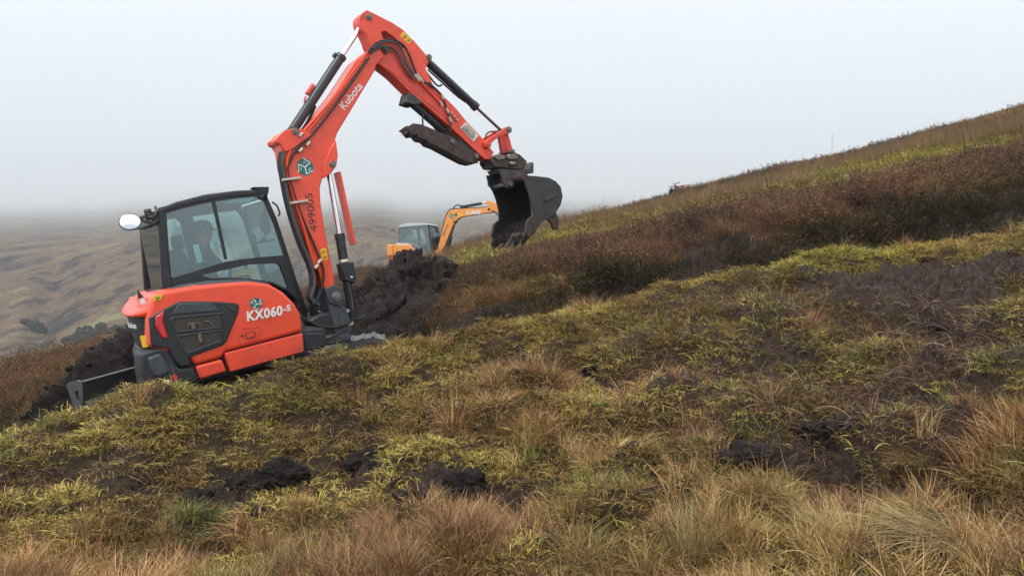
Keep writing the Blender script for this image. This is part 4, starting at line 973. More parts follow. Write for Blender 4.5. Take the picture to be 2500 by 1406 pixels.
# -- slew post and feet of the boom
po = MB().prism(g('post'), -.44, -.10).build('swing_post', 'dgrey', ex, bevel=.02, seg=3)
for w0 in (-.46, -.11): MB().prism([(.90, 1.24), (1.02, 1.26), (1.10, 1.20), (1.13, 1.08), (1.04, 1.0), (.92, 1.06)], w0, w0 + .03).build('post_cheek', 'dgrey', po, bevel=.012)
pin('pin', (1.015, 1.12), .055, w0=-.48, w1=-.06)
MB().box(1.02, 1.05, -.455, -.43, .72, .92).box(1.02, 1.10, -.455, -.43, .72, .75).build('lock_bar', 'bladesteel', po)
MB().box(1.10, 1.16, -.45, -.38, .76, .80).build('fitting', 'brass', po)
MB().cyl((1.13, -.44, .93), (1.13, -.38, .93), .02, 8).build('fitting', 'brass', po)
MB().prism(g('postlow'), -.42, -.02).build('swing_bracket', 'black', ex, bevel=.03)
for z0 in (.58, .74): MB().cyl((.99, -.27, z0), (.99, -.27, z0 + .07), .145, 20).build('swing_bearing', 'dgrey', ex, bevel=.01)
MB().prism([(.60, .62), (1.10, .58), (1.10, .66), (.62, .76)], -.45, -.05).build('swing_frame', 'dgrey', ex, bevel=.02)

# -- hoses and pipes
def hose(n, r, m='rubber', nm='hose', dw=0.0, n_=8):
    MB().tube([at3(p, gw(n) + dw) for p in g(n)], r, n_).build(nm, m, ex, smooth=True)
hose('h1', .032); hose('h1', .026, dw=.06); hose('h1', .018, 'hosegrey', dw=-.05); hose('h2', .020); hose('h2', .018, dw=.07); hose('h3', .013, 'rubber', 'spiral_hose')
sp = MB(); P3 = [Vector(at3(p, gw('h3'))) for p in g('h3')[:9]]
for i in range(len(P3) - 1):                               # spiral guard rings along the hose
    L = (P3[i + 1] - P3[i]).length; k = int(L / .022)
    for j in range(k):
        c = P3[i].lerp(P3[i + 1], j / k); d = (P3[i + 1] - P3[i]).normalized(); sp.cyl(c - d * .005, c + d * .005, .017, 7)
hose('pipe1', .013, 'red', 'steel_pipe'); hose('pipe2', .011, 'red', 'steel_pipe'); hose('pipe1', .011, 'red', 'steel_pipe', .05)
hose('o1', .015); hose('o2', .016, 'hosegrey'); hose('o3', .016, 'hosegrey', dw=.02); hose('o4', .012); hose('armpipe', .012, 'red', 'steel_pipe'); hose('armpipe', .011, 'red', 'steel_pipe', .03)
hose('o5', .011); hose('o6', .010); hose('o7', .008); hose('loop', .010); hose('loop2', .022); hose('loop2', .012, 'hosegrey', dw=-.06)
for k in range(4):
    s0 = .70 + .03 * k
    MB().tube([(.80 + .02 * k, -.38 + .05 * k, 1.45), (.79 + .02 * k, -.40 + .05 * k, 1.25), (.76, -.38 + .05 * k, 1.05 - .03 * k), (.84, -.36 + .04 * k, .93 - .03 * k), (.96, -.34, .86)], .018, 7).build('hose', 'rubber', ex, smooth=True)
MB().tube([(.66, -.25, .95), (.72, -.46, .86), (.85, -.5, .80), (1.0, -.47, .78), (1.14, -.44, .80)], .016, 7).build('hose', 'rubber', ex, smooth=True)
MB().tube([(.62, -.35, .78), (.75, -.5, .70), (.90, -.48, .70), (1.05, -.44, .74)], .014, 7).build('hose', 'hosegrey', ex, smooth=True)
for (s_, h_) in ((.77, 2.50), (.80, 2.24)):
    MB().box(s_ - .10, s_ + .11, -.455, -.40, h_ - .012, h_ + .012).build('hose_clamp', 'brass', boom)
for (s_, h_) in ((.975, 2.965), (1.04, 2.86), (.94, 2.80), (.905, 1.55), (.86, 1.50)):
    MB().cyl((s_ - .02, -.435, h_ - .02), (s_ + .025, -.435, h_ + .015), .018, 8).build('fitting', 'brass', boom)
for (s_, h_) in ((2.60, 3.53), (2.62, 3.50), (2.57, 3.52)):
    MB().cyl((s_ - .03, -.43, h_ + .04), (s_ + .03, -.43, h_ - .04), .017, 8).build('coupling', 'brass', arm)
for k in range(3): MB().cyl((2.99 + .03 * k, -.39, 3.08 - .045 * k), (3.01 + .03 * k, -.39, 3.055 - .045 * k), .016, 8).build('fitting', 'brass', arm)
for (s_, h_) in ((2.86, 3.19), (2.90, 3.27), (2.93, 3.10), (2.945, 2.99)): MB().cyl((s_ - .01, -.415, h_ + .03), (s_ + .01, -.415, h_ - .03), .016, 8).build('coupling', 'brass', arm)

# -- print on boom and arm
WB = BC - .1262; WA = BC - .1065
t_ = g('txt_kub'); text('lettering', 'Kubota', 'white', boom, (t_[0][0] + .012, WB, t_[0][1] - .03), (t_[1][0] - t_[0][0], 0, t_[1][1] - t_[0][1]), (-.6, 0, .7), .125, .001, bold=.012, fit=.385)
t_ = g('txt_num'); text('lettering', '499005', 'grey_print', boom, (t_[1][0] + .005, WB, t_[1][1] - .01), (0.05, 0, 1), (-1, 0, 0.05), .125, .001, fit=.43)
p = g1('emblem'); em = MB().cyl((p[0], WB, p[1]), (p[0], WB + .003, p[1]), .098, 32).build('emblem', 'green_print', boom)
blades(em, p, WB - .0015, .088, 30)
text('lettering', 'L', 'white', em, (p[0] - .062, WB - .0015, p[1] - .022), (.8, 0, -.6), (.6, 0, .8), .042, .0006)
text('lettering', 'C', 'white', em, (p[0] - .012, WB - .0015, p[1] + .062), (.1, 0, -1), (1, 0, .1), .045, .0006)
MB().tube([(p[0] + .03, WB - .0012, p[1] - .045), (p[0] + .05, WB - .0012, p[1] - .01)], .003, 4, False).tube([(p[0] + .045, WB - .0012, p[1] - .05), (p[0] + .065, WB - .0012, p[1] - .015)], .003, 4, False).build('small_print', 'white', em)
dc = plate('warning_decal', g('decal_boom'), WB, 'yellow', boom); glyph(dc, (.985, 1.645), WB - .002, .018); glyph(dc, (.99, 1.585), WB - .002, .018)
dc = plate('warning_decal', g('decal_arm'), BC - .107, 'yellow', arm); glyph(dc, (2.53, 4.03), BC - .109, .018); glyph(dc, (2.575, 3.985), BC - .109, .014)
sk = g('sticker_arm'); ds = plate('maker_sticker', sk, BC - .114, 'sticker', arm)
X_ = Vector((sk[1][0] - sk[0][0], 0, sk[1][1] - sk[0][1])); Yd = Vector((sk[0][0] - sk[3][0], 0, sk[0][1] - sk[3][1])); o_ = Vector((sk[3][0], BC - .116, sk[3][1]))
text('lettering', 'WHITES', 'grey_print', ds, o_ + Yd * .62 + X_ * .16, X_, Yd, .038, .0006, bold=.02, fit=.17)
text('lettering', 'DURALOCK', 'grey_print', ds, o_ + Yd * .34 + X_ * .08, X_, Yd, .036, .0006, bold=.02, fit=.21)
fl = MB()
for k_ in (.24, .12): fl.tube([o_ + Yd * k_ + X_ * .08, o_ + Yd * k_ + X_ * .88], .0035, 4, False)
fl.build('small_print', 'grey_print', ds)

# -- undercarriage, slewed against the upper works
uc = Matrix.Translation((.25, 0, 0)) @ Matrix.Rotation(math.radians(-27), 4, 'Z')
def trk(w0, w1):
    b = MB(); n = 44; L = 1.14; r = .225; pts = []
    for i in range(n):
        a_ = i / n * (4 * L + 2 * math.pi * r)
        if a_ < 2 * L: pts.append((-L + a_, .04 + 2 * r))
        elif a_ < 2 * L + math.pi * r: q = (a_ - 2 * L) / r; pts.append((L + r * math.sin(q), .04 + r + r * math.cos(q)))
        elif a_ < 4 * L + math.pi * r: pts.append((L - (a_ - 2 * L - math.pi * r), .04))
        else: q = (a_ - 4 * L - math.pi * r) / r; pts.append((-L - r * math.sin(q), .04 + r - r * math.cos(q)))
    b.prism(pts, w0, w1)
    for i in range(n):
        x, z = pts[i]; x2, z2 = pts[(i + 1) % n]; d = Vector((x2 - x, z2 - z)).normalized(); nn = Vector((-d.y, d.x)) * .014
        if nn.dot(Vector((x, z - .04 - r))) < 0: nn = -nn
        q = [(x - d.x * .02, z - d.y * .02), (x + d.x * .025, z + d.y * .025), (x + d.x * .018 + nn.x, z + d.y * .018 + nn.y), (x - d.x * .013 + nn.x, z - d.y * .013 + nn.y)]
        b.prism(q, w0 - .004, w1 + .004)
    b.v = [tuple(uc @ Vector(v)) for v in b.v]
    o = b.build('track', 'track', ex)
    for x in (-1.14, -.6, -.2, .2, .6, 1.14):
        b2 = MB().cyl((x, w0 - .012, .265 if abs(x) > .9 else .13), (x, w0 + .05, .265 if abs(x) > .9 else .13), .17 if abs(x) > .9 else .075, 18)
        b2.v = [tuple(uc @ Vector(v)) for v in b2.v]; b2.build('roller', 'steel', o)
trk(-.98, -.58); trk(.58, .98)
b = MB().box(-.8, .8, -.58, .58, .25, .52).cyl((0, 0, .5), (0, 0, .64), .42, 28); b.v = [tuple(uc @ Vector(v)) for v in b.v]; b.build('track_frame', 'black', ex)
# dozer blade
ub = uc @ Matrix.Translation((-1.38, .12, -.06)) @ Matrix.Rotation(math.radians(-24), 4, 'Z') @ Matrix.Rotation(math.radians(-3), 4, 'X') @ Matrix.Translation((1.75, 0, 0))
b = MB().prism([(-1.80, .79), (-1.69, .79), (-1.72, .70), (-1.74, .55), (-1.74, .42), (-1.70, .33), (-1.73, .33), (-1.785, .42), (-1.79, .60), (-1.78, .72)], -.97, .97)
b.prism([(-1.70, .60), (-1.62, .56), (-1.62, .52), (-1.72, .54)], -.96, .96)
b.v = [tuple(ub @ Vector(v)) for v in b.v]; bo = b.build('dozer_blade', 'bladesteel', ex, bevel=.008)
endp = [(-1.85, .78), (-1.80, .81), (-1.70, .82), (-1.655, .80), (-1.65, .74), (-1.69, .55), (-1.69, .30), (-1.78, .29), (-1.79, .45), (-1.83, .68)]
slot = [(-1.755, .70), (-1.735, .715), (-1.715, .70), (-1.715, .62), (-1.735, .605), (-1.755, .62)]
for w0 in (-.995, .97):
    b = MB().prism(endp, w0, w0 + .025, [slot]); b.v = [tuple(ub @ Vector(v)) for v in b.v]; b.build('end_plate', 'bladesteel', bo, bevel=.004)
for w0 in (-.45, -.1, .35, .8):
    b = MB().prism([(-1.74, .74), (-1.64, .60), (-1.66, .46), (-1.74, .40)], w0, w0 + .03); b.v = [tuple(ub @ Vector(v)) for v in b.v]; b.build('rib', 'bladesteel', bo)
for w0 in (-.42, .34):
    b = MB().prism([(-1.72, .62), (-1.72, .48), (-.7, .28), (-.7, .42)], w0, w0 + .08); b.v = [tuple(ub @ Vector(v)) for v in b.v]; b.build('blade_arm', 'steel', bo)
# ------------------------------------------------------------------ orange excavator further back
ox = empty('excavator', mtx(*OF, OO))
tag(ox, 'orange excavator with grey cab working behind the peat heap', 'excavator')
OC = 0.0
MB().prism(g('b_cw'), -1.0, 1.0).build('counterweight', 'orange', ox, bevel=.06, seg=3)
sdp = MB().prism(g('b_side'), -.99, -.3).build('side_cover', 'orange', ox, bevel=.04)
MB().prism([(-.4, .75), (.8, .6), (.9, 1.2), (.4, 1.55), (-.4, 1.68)], -.3, .95).build('engine_cover', 'orange', ox, bevel=.04)
for k in range(7): MB().box(-.79, -.52, -1.012, -.99, .99 + k * .03, 1.002 + k * .03).build('vent_slat', 'rust', ox)
MB().prism(g('b_cover'), -.93, -.30).build('front_cover', 'cabgrey', ox, bevel=.04)
MB().prism([(-.35, 1.66), (.35, 1.60), (.35, 1.70), (-.35, 1.78)], -.8, -.35).build('engine_hatch', 'roofgrey', ox, bevel=.03)
cabf = MB().prism(g('b_cab'), -.28, -.22, [g('b_w1'), g('b_w2'), g('b_wr')]).build('cab_frame', 'cabgrey', ox, bevel=.01)
MB().prism(g('b_cab'), .86, .92, [g('b_w1'), g('b_w2'), g('b_wr')]).build('cab_frame', 'cabgrey', ox, bevel=.01)
for nm in ('b_w1', 'b_w2', 'b_wr'):
    MB().prism(g(nm), -.255, -.25).build('window', 'glass', cabf); MB().prism(g(nm), .885, .89).build('window', 'glass', cabf)
MB().prism(g('b_roof') + [(-.39, 2.62), ][::-1], -.30, .94).build('cab_roof', 'roofgrey', ox, bevel=.03, seg=3)
for w_ in (-.27, .86): MB().prism([(1.27, 2.58), (1.345, 2.52), (1.46, 1.2), (1.36, 1.12), (1.30, 1.8)], w_ - .012, w_ + .06).build('front_pillar', 'frame', ox)
MB().prism([(1.335, 2.50), (1.341, 2.50), (1.44, 1.25), (1.434, 1.25)], -.22, .86).build('windscreen', 'glass', cabf)
MB().prism([(-.45, 1.2), (-.38, 1.2), (-.33, 2.64), (-.40, 2.64)], -.22, .86).build('cab_back', 'cabgrey', ox)
MB().box(-.4, 1.36, -.24, .88, 1.0, 1.10).build('cab_floor', 'black', ox)
MB().prism([(-.32, 1.45), (.2, 1.45), (.2, 1.58), (-.18, 1.60), (-.22, 2.12), (-.36, 2.1)], .08, .52).build('driver_seat', 'seat', ox, bevel=.04)
MB().tube([(.62, .30 + .17 * math.cos(a_), 1.93 + .15 * math.sin(a_)) for a_ in [k * math.pi / 8 for k in range(17)]], .015, 6).build('steering_wheel', 'black', ox)
MB().tube([(.62, .3, 1.93), (.75, .3, 1.1)], .03, 6, False).build('steering_column', 'black', ox)
oboom = MB().prism(g('b_boom'), -.15, .11).build('boom', 'orange', ox, bevel=.02)
MB().prism(g('b_brk'), -.25, .20).build('boom_foot', 'orange', ox, bevel=.04)
MB().prism(g('b_brk2'), -.3, .3).build('swing_bracket', 'orange', ox, bevel=.04)
oarm = MB().prism(g('b_arm'), -.11, .08).build('arm', 'orange', ox, bevel=.015)
bp_ = g('b_bkt'); MB().prism(bp_, -.45, -.42).prism(bp_, .42, .45).prism([bp_[0], bp_[1], bp_[2], bp_[3], (5.80, 1.78), (5.98, 2.02), (5.90, 2.30), (5.66, 2.49)], -.43, .43).build('bucket', 'bucketsteel', ox)
p = [Vector(at3(q, -.03)) for q in g('b_cyl')]; o = MB().cyl(p[0], p[1], .075, 12).build('arm_cylinder', 'cyl', ox, smooth=True); MB().cyl(p[1], p[2], .04, 10).build('piston_rod', 'chrome', o, smooth=True)
MB().prism([(3.0, 3.2), (3.28, 3.2), (3.22, 3.37), (3.10, 3.38)], -.10, .06).build('cylinder_bracket', 'rust', oboom)
p = [Vector(at3(q, -.03)) for q in g('b_bcyl')]; o = MB().cyl(p[1], p[2], .085, 12).build('lift_cylinder', 'cyl', ox, smooth=True); MB().cyl(p[0], p[1], .04, 10).build('piston_rod', 'dullrod', o, smooth=True)
MB().tube([p[1] + Vector((.05, -.08, -.1)), p[1] + Vector((-.25, -.1, -.45)), p[2] + Vector((.12, -.1, .25)), p[2] + Vector((.1, -.1, -.1))], .05, 6).build('hose', 'rubber', ox, smooth=True)
for nm, r in (('b_hose', .035), ('b_hose2', .035)): MB().tube(path(nm), r, 6).build('hose', 'rubber', ox, smooth=True)
hz = g('b_boom'); MB().tube([at3((a_ - .02, b_ + .02), -.1) for a_, b_ in hz[1:7]], .03, 6).build('hose', 'rubber', ox, smooth=True)
MB().cyl((2.82, -.17, 2.93), (2.82, .13, 2.93), .07, 12).build('pin', 'rust', oboom)
MB().cyl((2.70, -.17, 2.58), (2.70, .13, 2.58), .06, 12).build('pin', 'rust', oboom)
MB().cyl((4.60, -.17, 2.99), (4.60, .13, 2.99), .07, 12).build('pin', 'rust', oboom)
t_ = g('b_case'); text('lettering', 'CASE', 'white', oboom, (t_[0][0], -.153, t_[0][1] - .02), (t_[1][0] - t_[0][0], 0, t_[1][1] - t_[0][1]), (0, 0, 1), .25, .002, bold=.03, fit=.80, shear=.1)
t_ = g('b_num'); text('lettering', '484658', 'grey_print', oboom, (t_[0][0] - .02, -.153, t_[0][1]), (t_[1][0] - t_[0][0], 0, t_[1][1] - t_[0][1]), (-.8, 0, .5), .17, .002, fit=.66)
p = g1('b_emb'); e_ = MB().cyl((p[0], -.154, p[1]), (p[0], -.15, p[1]), .12, 20).build('emblem', 'green_print', oboom); blades(e_, p, -.1555, .10, 30)
d_ = MB().prism(g('b_dec'), -.153, -.15).build('warning_decal', 'yellow', oboom); glyph(d_, (2.97, 2.88), -.155, .05)
mi = MB().prism(g('b_mir'), -.36, -.31).build('mirror', 'black', ox, bevel=.02); MB().tube(path('b_mirp'), .02, 6).build('mirror_post', 'black', mi, smooth=True)
MB().tube(path('b_mir2'), .018, 6).cyl((-.82, -.3, 2.50), (-.60, -.3, 2.48), .02, 6).build('mirror_arm', 'black', ox)
MB().prism(g('b_blade') , -.9, .9).build('dozer_blade', 'bladesteel', ox, bevel=.01)
for w0 in (-1.0, .6):
    b = MB(); b.prism([(-1.2, .1), (-1.4, .35), (-1.2, .62), (1.2, .62), (1.4, .35), (1.2, .1)], w0, w0 + .4); o = b.build('track', 'track', ox, bevel=.08, seg=3)
    for x in (-1.15, -.6, 0, .6, 1.15): MB().cyl((x, w0 - .01, .36), (x, w0 + .05, .36), .16, 14).build('roller', 'steel', o)
MB().box(-.8, .8, -.6, .6, .3, .7).build('track_frame', 'black', ox)

# ------------------------------------------------------------------ people
def seated(label, F3, hip, k, m_top, m_leg, hand_l, hand_r, twist=0.0):
    """a seated figure in a machine's frame; hip = pelvis (forward, across, up); one skinned surface"""
    J = {}; E_ = []; R = {}; Z = {}
    def j(n, p, r, z, par=None):
        J[n] = Vector(hip) + Vector(p) * k; R[n] = r * k; Z[n] = z
        if par: E_.append((par, n))
    j('pelvis', (0, 0, 0), .135, 'leg'); j('waist', (0, 0, .16), .125, 'top', 'pelvis'); j('chest', (.02, 0, .34), .15, 'top', 'waist'); j('uchest', (.03, 0, .45), .115, 'top', 'chest')
    j('neck', (.05, 0, .55), .06, 'skin', 'uchest'); j('jaw', (.08, 0, .63), .078, 'skin', 'neck'); j('head', (.075, 0, .72), .102, 'skin', 'jaw'); j('crown', (.07, 0, .79), .07, 'skin', 'head')
    j('nose', (.185, 0, .68), .018, 'skin', 'head')
    for s_, hp in ((1, hand_l), (-1, hand_r)):
        q = 'l' if s_ > 0 else 'r'
        j('sh' + q, (.02, .19 * s_, .44), .078, 'top', 'uchest')
        h_ = (Vector(hp) - Vector(hip)) / k; el = Vector((.02, .19 * s_, .44)).lerp(h_, .5) + Vector((-.08, .06 * s_, -.11))
        j('el' + q, el, .055, 'top', 'sh' + q); wv = el.lerp(h_, .80); j('wr' + q, wv, .036, 'top', 'el' + q); j('pa' + q, el.lerp(h_, .95), .038, 'skin', 'wr' + q)
        d = (h_ - el).normalized(); sd_ = Vector((0, s_, 0))
        for f_ in range(4):
            b0 = h_ + sd_ * (.033 - .022 * f_); L = (.055, .062, .058, .045)[f_]
            j('f%d%s' % (f_, q), b0 + d * L * .4 + Vector((0, 0, .012)), .0095, 'skin', 'pa' + q); j('g%d%s' % (f_, q), b0 + d * L * .9 + Vector((0, 0, -.022)), .008, 'skin', 'f%d%s' % (f_, q))
        j('t' + q, h_ - sd_ * .05 + Vector((0, 0, .01)), .011, 'skin', 'pa' + q); j('u' + q, h_ - sd_ * .045 + d * .035, .009, 'skin', 't' + q)
        j('hp' + q, (.03, .10 * s_, -.01), .10, 'leg', 'pelvis'); j('kn' + q, (.45, .13 * s_, .04), .07, 'leg', 'hp' + q); j('an' + q, (.52, .12 * s_, -.38), .048, 'leg', 'kn' + q); j('to' + q, (.70, .13 * s_, -.42), .04, 'leg', 'an' + q)
    names = list(J); me = bpy.data.meshes.new('person'); me.from_pydata([J[n] for n in names], [(names.index(a), names.index(b)) for a, b in E_], [])
    tmp = bpy.data.objects.new('tmp', me); C.objects.link(tmp); md = tmp.modifiers.new('skin', 'SKIN'); md.use_smooth_shade = True
    for i, n in enumerate(names): me.skin_vertices[0].data[i].radius = (R[n], R[n])
    me.skin_vertices[0].data[0].use_root = True
    sb = tmp.modifiers.new('sub', 'SUBSURF'); sb.levels = 2; sb.render_levels = 2
    dg = bpy.context.evaluated_depsgraph_get(); dg.update(); fin = bpy.data.meshes.new_from_object(tmp.evaluated_get(dg)); bpy.data.objects.remove(tmp)
    fin.materials.clear()
    for m_ in (M['skin'], M[m_top], M[m_leg]): fin.materials.append(m_)
    zi = {'skin': 0, 'top': 1, 'leg': 2}; P_ = [(J[n], zi[Z[n]], R[n]) for n in names]
    for f_ in fin.polygons:
        c_ = f_.center; f_.material_index = min(P_, key=lambda t: (t[0] - c_).length - t[2])[1]
    fin.name = 'person'
    o = bpy.data.objects.new('person', fin); C.objects.link(o); o.matrix_world = mtx(*F3[0], F3[1]); tag(o, label, 'person')
    hd = J['head']
    # ears, hair, cap
    MB().tube([hd + Vector((-.01, .10 * k, -.02)), hd + Vector((-.02, .115 * k, .02))], .018 * k, 6, False).build('ear', 'skin', o)
    MB().tube([hd + Vector((-.01, -.10 * k, -.02)), hd + Vector((-.02, -.115 * k, .02))], .018 * k, 6, False).build('ear', 'skin', o)
    hb = MB(); n = 16; vs = []; fs = []
    for i, (r_, z_) in enumerate(((1.10, -.015), (1.13, .04), (1.0, .09), (.7, .125), (.25, .14))):
        for a_ in range(n): vs.append(hd + Vector((.118 * k * r_ * math.cos(2 * math.pi * a_ / n) - .005, .108 * k * r_ * math.sin(2 * math.pi * a_ / n), z_ * k)))
    for i in range(4):
        for a_ in range(n): fs.append((i * n + a_, i * n + (a_ + 1) % n, (i + 1) * n + (a_ + 1) % n, (i + 1) * n + a_))
    fs.append(tuple(range(4 * n, 5 * n)))
    cp = hb.add(vs, fs).build('cap', 'cloth_dark', o, smooth=True)
    MB().add([hd + Vector((x * k, y * k, z * k)) for x, y, z in ((.10, -.085, .005), (.10, .085, .005), (.19, .07, -.008), (.215, 0, -.012), (.19, -.07, -.008), (.10, -.085, .018), (.10, .085, .018), (.19, .07, .004), (.215, 0, .0), (.19, -.07, .004))],
             [(0, 4, 3, 2, 1), (5, 6, 7, 8, 9), (0, 1, 6, 5), (1, 2, 7, 6), (2, 3, 8, 7), (3, 4, 9, 8), (4, 0, 5, 9)]).build('cap_peak', 'cloth_dark', cp, bevel=.004)
    return o
seated('person in dark clothes and cap seated in the red excavator cab', (RF, RO), (-.13, .42, 1.41), .95, 'cloth_dark', 'cloth_dark', (.24, .74, 1.66), (.24, .05, 1.70))
seated('person in pale high-visibility top seated in the orange excavator cab', (OF, OO), (-.14, .30, 1.66), .92, 'cloth_hivis', 'cloth_dark', (.58, .42, 2.03), (.58, .16, 2.03))

# ------------------------------------------------------------------ quad bike on the skyline
qb = empty('quad_bike'); QY = 73.0
kx = (1660 - PCX) / FPX * QY; kz = (PCY - 475) / FPX * QY
qb.matrix_world = Matrix.Translation((kx, QY, kz)) @ Matrix.Rotation(math.radians(207), 4, 'Z') @ Matrix.Rotation(math.radians(8), 4, 'Y')
tag(qb, 'small red quad bike parked on the skyline of the slope', 'quad bike')
M['quadred'] = mat('faded_red_plastic', (.55, .10, .10), .5)
for x in (-.62, .62):
    for y in (-.42, .42):
        o = MB().tube([(x, y - .11, .28), (x, y - .09, .28), (x, y + .09, .28), (x, y + .11, .28)], [.23, .28, .28, .23], 18, False).build('wheel', 'rubber', qb, smooth=True)
        MB().cyl((x, y - .115, .28), (x, y + .115, .28), .13, 12).build('rim', 'pin', o)
MB().prism([(-.75, .45), (-.6, .55), (.5, .55), (.75, .5), (.6, .32), (-.6, .32)], -.16, .16).build('chassis', 'black', qb, bevel=.03)
MB().prism([(.30, .62), (.45, .76), (.75, .74), (.95, .60), (.98, .50), (.75, .58), (.5, .60)], -.5, .5).build('front_fender', 'black', qb, bevel=.04)
MB().prism([(.10, .60), (.20, .80), (.42, .86), (.55, .72), (.40, .58)], -.18, .18).build('tank_cover', 'quadred', qb, bevel=.05)
MB().prism([(-.95, .62), (-.85, .74), (-.5, .74), (-.25, .60), (-.35, .56), (-.6, .64), (-.85, .58)], -.5, .5).build('rear_fender', 'quadred', qb, bevel=.04)
MB().prism([(-.55, .72), (-.5, .84), (.12, .80), (.15, .70)], -.16, .16).build('seat', 'seat', qb, bevel=.05)
hb_ = MB().tube([(.30, -.42, 1.10), (.34, -.30, 1.12), (.42, -.1, 1.0), (.42, .1, 1.0), (.34, .30, 1.12), (.30, .42, 1.10)], .03, 8).cyl((.55, 0, .70), (.42, 0, 1.02), .05, 8).build('handlebar', 'black', qb, smooth=True)
for y in (-1, 1): MB().cyl((.31, .30 * y, 1.115), (.28, .45 * y, 1.10), .042, 8).build('grip', 'black', hb_)
for y in (-.3, .3): MB().tube([(.93, y, .60), (.97, y, .60)], [.10, .085], 12, False).build('headlamp', 'white', qb, smooth=True)
for x0, x1, z0 in ((.55, .95, .84), (-.95, -.5, .82)):
    rk = MB()
    for y in (-.35, -.12, .12, .35): rk.cyl((x0, y, z0), (x1, y, z0), .018, 6)
    for x in (x0, x1): rk.cyl((x, -.38, z0), (x, .38, z0), .018, 6)
    for x in (x0 + .1, x1 - .1):
        for y in (-.3, .3): rk.cyl((x, y, z0), (x, y, z0 - .16), .014, 6)
    rk.build('carrier_rack', 'black', qb)

# ------------------------------------------------------------------ thin marker pole on the skyline
pz = hit(2031, 372, 9.2, 10.0); pz = Vector(((2031 - PCX) / FPX * 74, 74.0, (PCY - 372) / FPX * 74))
po_ = MB().cyl((0, 0, -.3), (.03, 0, 1.75), .014, 6).build('marker_pole', 'dullrod', None); po_.location = pz
tag(po_, 'thin lone marker pole standing on the skyline to the right', 'pole')
# ------------------------------------------------------------------ peat heaps and clods
def heap(name, label, x0, x1, y0, y1, mounds, seed, m, step=.028, nl=160, base=None):
    nx = int((x1 - x0) / step); ny = int((y1 - y0) / step)
    X, Y = np.meshgrid(np.linspace(x0, x1, nx), np.linspace(y0, y1, ny))
    Bz = bench(X, Y) if base is None else base(X, Y)
    H = np.zeros_like(X)
    for (a, b, rx, ry, h, pw) in mounds:
        d = np.sqrt(((X - a) / rx) ** 2 + ((Y - b) / ry) ** 2)
        d = d * (1 + .35 * (fbm(X * 1.6, Y * 1.6, 3, seed) - .5))
        H = np.maximum(H, h * np.clip(1 - d, 0, 1) ** pw)
    edge = sstep(0, .10, H)
    Z = Bz - .12 + H * 1.0
    gy, gx = np.gradient(Z, (y1 - y0) / (ny - 1), (x1 - x0) / (nx - 1)); nn = np.sqrt(gx * gx + gy * gy + 1)
    big = ridged3(X * 2.1, Y * 2.1, Z * 2.1, 2, seed + 1); med = ridged3(X * 5.5, Y * 5.5, Z * 5.5, 3, seed + 5, .6); fin = ridged3(X * 17, Y * 17, Z * 17, 2, seed + 8)
    D = edge * ((big - .6) * .50 + (med - .58) * .34 + (fin - .6) * .10)
    X = X - gx / nn * D; Y = Y - gy / nn * D; Z = Z + D / nn
    keep = H.ravel() > 1e-4
    mb = MB()
    idx = -np.ones(nx * ny, int)
    vs = []; k = 0
    for i in np.nonzero(keep)[0]:
        idx[i] = k; vs.append((X.flat[i], Y.flat[i], Z.flat[i])); k += 1
    fs = []
    for r in range(ny - 1):
        for c_ in range(nx - 1):
            q = [r * nx + c_, r * nx + c_ + 1, (r + 1) * nx + c_ + 1, (r + 1) * nx + c_]
            if all(idx[j] >= 0 for j in q): fs.append(tuple(int(idx[j]) for j in q))
    mb.add(vs, fs)
    rr = random.Random(seed)
    cand = [i for i in np.nonzero(keep)[0] if H.flat[i] > .05]
    for n_ in range(nl):
        i = rr.choice(cand); r_ = rr.uniform(.02, .045) * (1.7 if rr.random() < .12 else 1)
        bm_into(mb, clodmesh(rr.random() * 50, r_, (rr.uniform(.8, 1.6), 1.0, rr.uniform(.5, 1.0)), 2, 1.0, 1.3), (X.flat[i], Y.flat[i], Z.flat[i] - r_ * .1), Matrix.Rotation(rr.random() * 6, 3, 'Z'))
    o = mb.build(name, m); tag(o, label, 'peat heap', None)
    o.data.set_sharp_from_angle(angle=math.radians(180)) if hasattr(o.data, 'set_sharp_from_angle') else None
    return o
heap('peat_heap', 'tall heap of dark wet peat beside the red boom, orange excavator behind', -3.9, -.2, 9.8, 14.4,
     [(-1.62, 12.25, 1.6, 1.5, 1.40, .8), (-1.15, 12.5, 1.3, 1.2, 1.12, .85), (-2.5, 12.2, 1.5, 1.5, .98, .75), (-1.9, 11.2, 1.3, 1.2, .75, .7), (-1.35, 11.0, 1.1, 1.2, .75, .7), (-.95, 11.8, 1.0, 1.1, .85, .8)], 12, 'peat2')
heap('peat_heap', 'dark peat heap behind the dozer blade and counterweight', -7.2, -3.0, 8.9, 12.8,
     [(-4.8, 10.6, 1.55, 1.2, 1.28, .8), (-5.2, 10.1, .9, .85, .62, .7), (-4.2, 10.9, 1.3, 1.1, 1.2, .8)], 31, 'peat')

